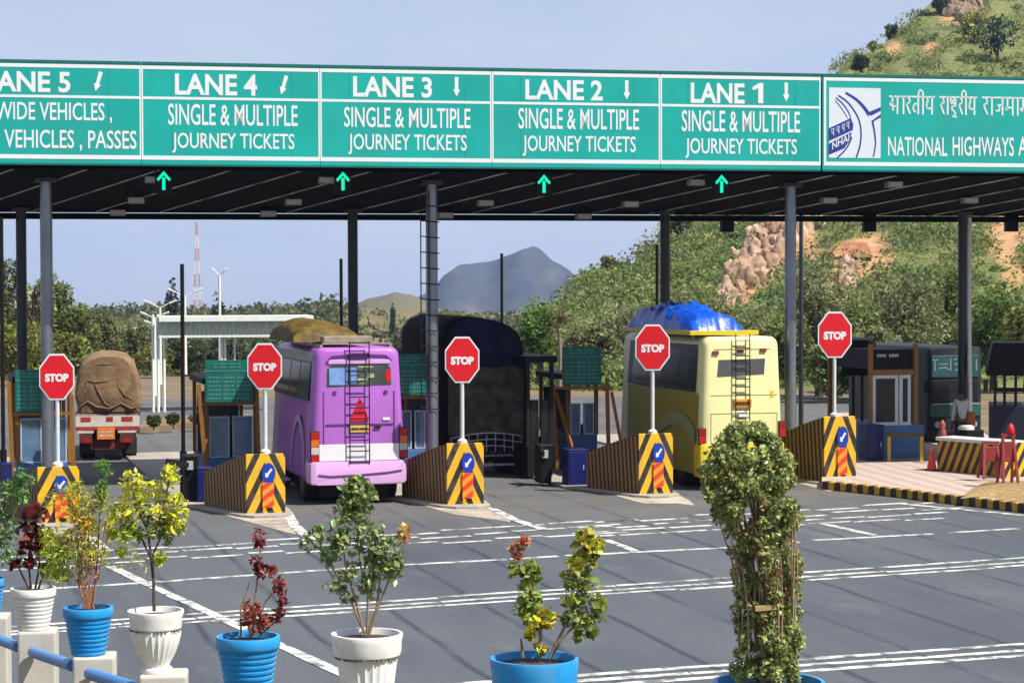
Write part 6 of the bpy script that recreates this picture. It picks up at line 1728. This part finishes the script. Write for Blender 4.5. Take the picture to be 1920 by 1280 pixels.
# 3: yellow croton tree in white urn
pl = Plant('potted_plant', 'bright yellow green bushy plant with a bare stem in a white urn', 292, 1143, 10.7, 106, 'urn', POTW, 1.10)
pl.stem([(289, 1145), (288, 1090), (283, 1040), (276, 990), (282, 940)], .009, .005, BARK); pl.stem([(284, 1050), (266, 1010), (246, 980), (236, 960)], .006, .003, BARK); pl.stem([(284, 1045), (302, 1005), (316, 960)], .006, .003, BARK); pl.stem([(279, 1000), (256, 950), (246, 910)], .005, .003, BARK); pl.stem([(290, 1000), (310, 940), (318, 890)], .005, .003, BARK)
YG = (.50, .50, .02); YG2 = (.28, .34, .025)
for a, b, r in ((318, 885, 15), (322, 900, 14), (244, 896, 15), (254, 905, 14), (240, 920, 14), (278, 920, 15), (294, 915, 15), (306, 930, 15), (262, 935, 16), (336, 945, 15), (340, 965, 14), (222, 965, 16), (212, 980, 15), (234, 955, 16), (250, 965, 17), (276, 955, 17), (300, 965, 17), (322, 960, 16), (326, 985, 15), (210, 1000, 12), (225, 1000, 14), (240, 1000, 13), (290, 990, 15), (310, 990, 14), (338, 990, 10), (228, 1035, 8), (296, 1050, 10), (302, 1045, 8)):
    pl.clump(a, b, r, 24, YG if b < 990 else YG2, 15, (.72, .68, .22), .22, flat=1.1)
for i in range(16): pl.clump(random.uniform(225, 325), random.uniform(950, 1010), 12, 14, (.09, .15, .02), 13, (.2, .24, .04))
pl.done(2.6, up=.8)
# 4: red copper plant, blue ribbed
pl = Plant('potted_plant', 'thin dark red plant with bare twigs in a blue ribbed pot', 465, 1191, 9.3, 121, 'ribbed', POTB, .95)
for pts in ([(474, 1192), (478, 1120), (486, 1060), (490, 1005)], [(478, 1192), (496, 1130), (524, 1095)], [(470, 1192), (456, 1130), (468, 1090)], [(452, 1192), (451, 1140), (466, 1098)], [(486, 1192), (516, 1165), (526, 1130), (524, 1095)]): pl.stem(pts, .005, .002, BARKL)
for a, b, r in ((486, 1003, 14), (488, 1016, 10), (482, 1050, 10), (490, 1066, 12), (500, 1075, 12), (510, 1068, 8), (524, 1096, 12), (528, 1108, 10), (530, 1128, 9), (524, 1150, 12), (516, 1160, 10), (484, 1062, 8)): pl.clump(a, b, r, 13, (.13, .018, .022), 17, (.30, .08, .06), .25)
for a, b, r in ((470, 1140, 16), (480, 1155, 18), (466, 1160, 14), (492, 1165, 14), (480, 1175, 14)): pl.clump(a, b, r, 15, (.22, .045, .03), 19, (.36, .13, .07), .3)
pl.done(2.3)
# 5: green rose, white fluted
pl = Plant('potted_plant', 'tall green rose bush in a white fluted pot', 688, 1186, 8.3, 136, 'fluted', POTW, .92)
for pts in ([(684, 1188), (660, 1130), (630, 1090), (610, 1060)], [(688, 1188), (690, 1120), (676, 1060), (664, 960)], [(690, 1188), (706, 1140), (712, 1090), (700, 1020)], [(692, 1188), (712, 1130), (740, 1060), (762, 1010)], [(684, 1188), (668, 1130), (648, 1060), (640, 1000)], [(640, 1090), (610, 1040), (580, 1010)]): pl.stem(pts, .006, .0025, BARKL)
pl.dens = 1.7
GR = (.17, .235, .075); GR2 = (.28, .32, .14)
for i in range(66):
    t = random.random(); y_ = 905 + 190 * t; hw = 12 + 62 * min(1, t * 1.25); pl.clump(668 + random.uniform(-hw, hw) + 8 * t, y_, 15, 13, GR, 16, GR2, .35)
for a, b, r in ((590, 1005, 16), (575, 1020, 14), (606, 1020, 16), (596, 990, 8), (742, 1050, 14), (748, 1040, 10), (736, 1070, 12), (656, 912, 14), (664, 905, 12), (640, 960, 14), (668, 950, 15), (700, 1110, 13), (680, 1100, 12), (655, 1120, 12), (640, 1110, 12)): pl.clump(a, b, r, 14, GR, 16, (.30, .34, .10), .3)
pl.done(1.7, droop=.25)
BUD = (.55, .30, .16)
for a, b, r in ((758, 1000, 11), (756, 992, 8), (752, 1010, 9)): pl.clump(a, b, r, 9, (.50, .36, .10), 16, (.55, .20, .12), .4)
pl.done(1.5, name='flower_bud')
# 6: yellow rose, blue plain
pl = Plant('potted_plant', 'two branched rose bush with yellowing leaves in a plain blue pot', 1002, 1232, 6.8, 168, 'plain', POTB, .85)
for pts in ([(1030, 1234), (1046, 1200), (1076, 1140), (1090, 1080), (1096, 1010)], [(1012, 1234), (1014, 1170), (998, 1110), (976, 1060), (964, 1040)], [(980, 1232), (978, 1205), (976, 1196)], [(1030, 1234), (1060, 1190), (1100, 1150)], [(1012, 1234), (1014, 1180), (1016, 1150)]): pl.stem(pts, .006, .0025, BARKL)
pl.dens = 2.3
YL = (.42, .40, .05); GN = (.17, .22, .055)
for a, b, r in ((1100, 1005, 14), (1094, 1022, 16), (1112, 1030, 16), (1086, 1045, 16), (1108, 1050, 15), (1078, 1062, 14), (1120, 1020, 10)): pl.clump(a, b, r, 15, YL, 20, (.20, .28, .04), .25)
for a, b, r in ((1090, 1080, 18), (1106, 1100, 18), (1080, 1105, 18), (1118, 1130, 16), (1094, 1135, 18), (1070, 1130, 16), (1124, 1150, 14), (1080, 1160, 16), (1062, 1160, 12), (1100, 1165, 12), (1110, 1186, 8), (1084, 1190, 8), (1066, 1085, 14)): pl.clump(a, b, r, 12, GN, 20, (.30, .33, .04), .3)
for a, b, r in ((1000, 1065, 14), (984, 1072, 12), (962, 1070, 10), (998, 1090, 14), (984, 1110, 16), (1002, 1125, 15), (975, 1140, 14), (990, 1150, 14)): pl.clump(a, b, r, 12, (.16, .23, .045), 20, (.30, .33, .06), .3)
for a, b, r in ((1010, 1150, 15), (1026, 1155, 14), (1000, 1165, 13), (1020, 1170, 12), (996, 1190, 8), (1014, 1216, 9)): pl.clump(a, b, r, 13, (.52, .44, .03), 18, (.3, .3, .04), .2)
pl.done(1.5, droop=.3)
for a, b, r in ((966, 1028, 10), (976, 1020, 10), (985, 1014, 8), (970, 1042, 8)): pl.clump(a, b, r, 9, (.45, .12, .07), 16, (.6, .34, .2), .3)
pl.done(1.6, name='red_young_leaves')
# 7: tall clipped bush, blue plain
pl = Plant('potted_plant', 'tall column shaped bush with a bushy head in a blue pot at the bottom right', 1442, 1276, 5.3, 212, 'plain', POTB, .8)
for i in range(9):
    a = random.uniform(-26, 26); pl.stem([(1440 + a * .5, 1278), (1438 + a, 1150), (1428 + a * 1.2, 1020), (1412 + a * 2.0, 900)], .008, .003, BARKL)
def bw(y):   # centre and half width of the bush at each height
    return interp([(800, 1405), (900, 1403), (1000, 1424), (1100, 1440), (1180, 1436), (1280, 1440)], y), interp([(800, 22), (830, 62), (880, 88), (940, 90), (990, 80), (1050, 70), (1110, 61), (1150, 56), (1190, 62), (1280, 62)], y)
for i in range(44):
    u = random.uniform(-.95, .95); y0_ = random.uniform(940, 1070); dz = random.uniform(-.9, .6); pts = []
    for y_ in (y0_ + 170, y0_ + 85, y0_):
        c_, hw = bw(y_); pts.append((c_ + u * hw * .95 + random.uniform(-5, 5), y_, dz * hw / pl.k))
    pl.stem(pts, .0026, .0012, mat('dead_twig', (.42, .31, .19), .9), name='twig')
GB = (.25, .30, .10); pl.dens = 3.0

for i in range(420):
    y_ = 802 + 470 * random.random() ** 1.2; c_, hw = bw(y_); a = random.uniform(0, 2 * math.pi); q = random.uniform(.3, 1) ** .5
    x_ = c_ + math.cos(a) * hw * q; dy = math.sin(a) * hw * q / pl.k
    mid = 985 < y_ < 1160
    if mid and random.random() < .2: continue
    pl.clump(x_, y_, 12, 24 if not mid else 17, GB if random.random() < .8 else (.10, .14, .05), 11, (.36, .36, .15) if not mid else (.34, .24, .12), .30, dy=dy)
pl.done(1.7)
for i in range(60):
    y_ = random.uniform(900, 1180); c_, hw = bw(y_); pl.clump(c_ + random.uniform(-.8, .8) * hw, y_, 9, 9, (.30, .20, .10), 9, (.42, .30, .16), .3, dy=random.uniform(-.9, .4) * hw / pl.k)
pl.done(2.2, name='dry_leaves')
mb = MB(); q = pl.p(1430, 1137, -.05); mb.beam(q + Vector((-.022, -.03, 0)), q + Vector((.03, -.03, .004)), .012, .012); mb.build('straw_tie', mat('straw', (.5, .36, .14), .8), pl.o)

# ------------------------------------------------------------------ air
mb = MB(); mb.box(-3600, 3600, -70, 4700, -83, 110)
m = bpy.data.materials.new('haze_air'); m.use_nodes = True; N = m.node_tree.nodes; L = m.node_tree.links
N.remove(N['Principled BSDF']); pv = N.new('ShaderNodeVolumePrincipled'); pv.inputs['Color'].default_value = (.50, .65, 1.0, 1); pv.inputs['Density'].default_value = .00018; pv.inputs['Anisotropy'].default_value = .2
L.new(pv.outputs[0], N['Material Output'].inputs['Volume'])
hz_ = tag(mb.build('haze', m), kind='stuff')
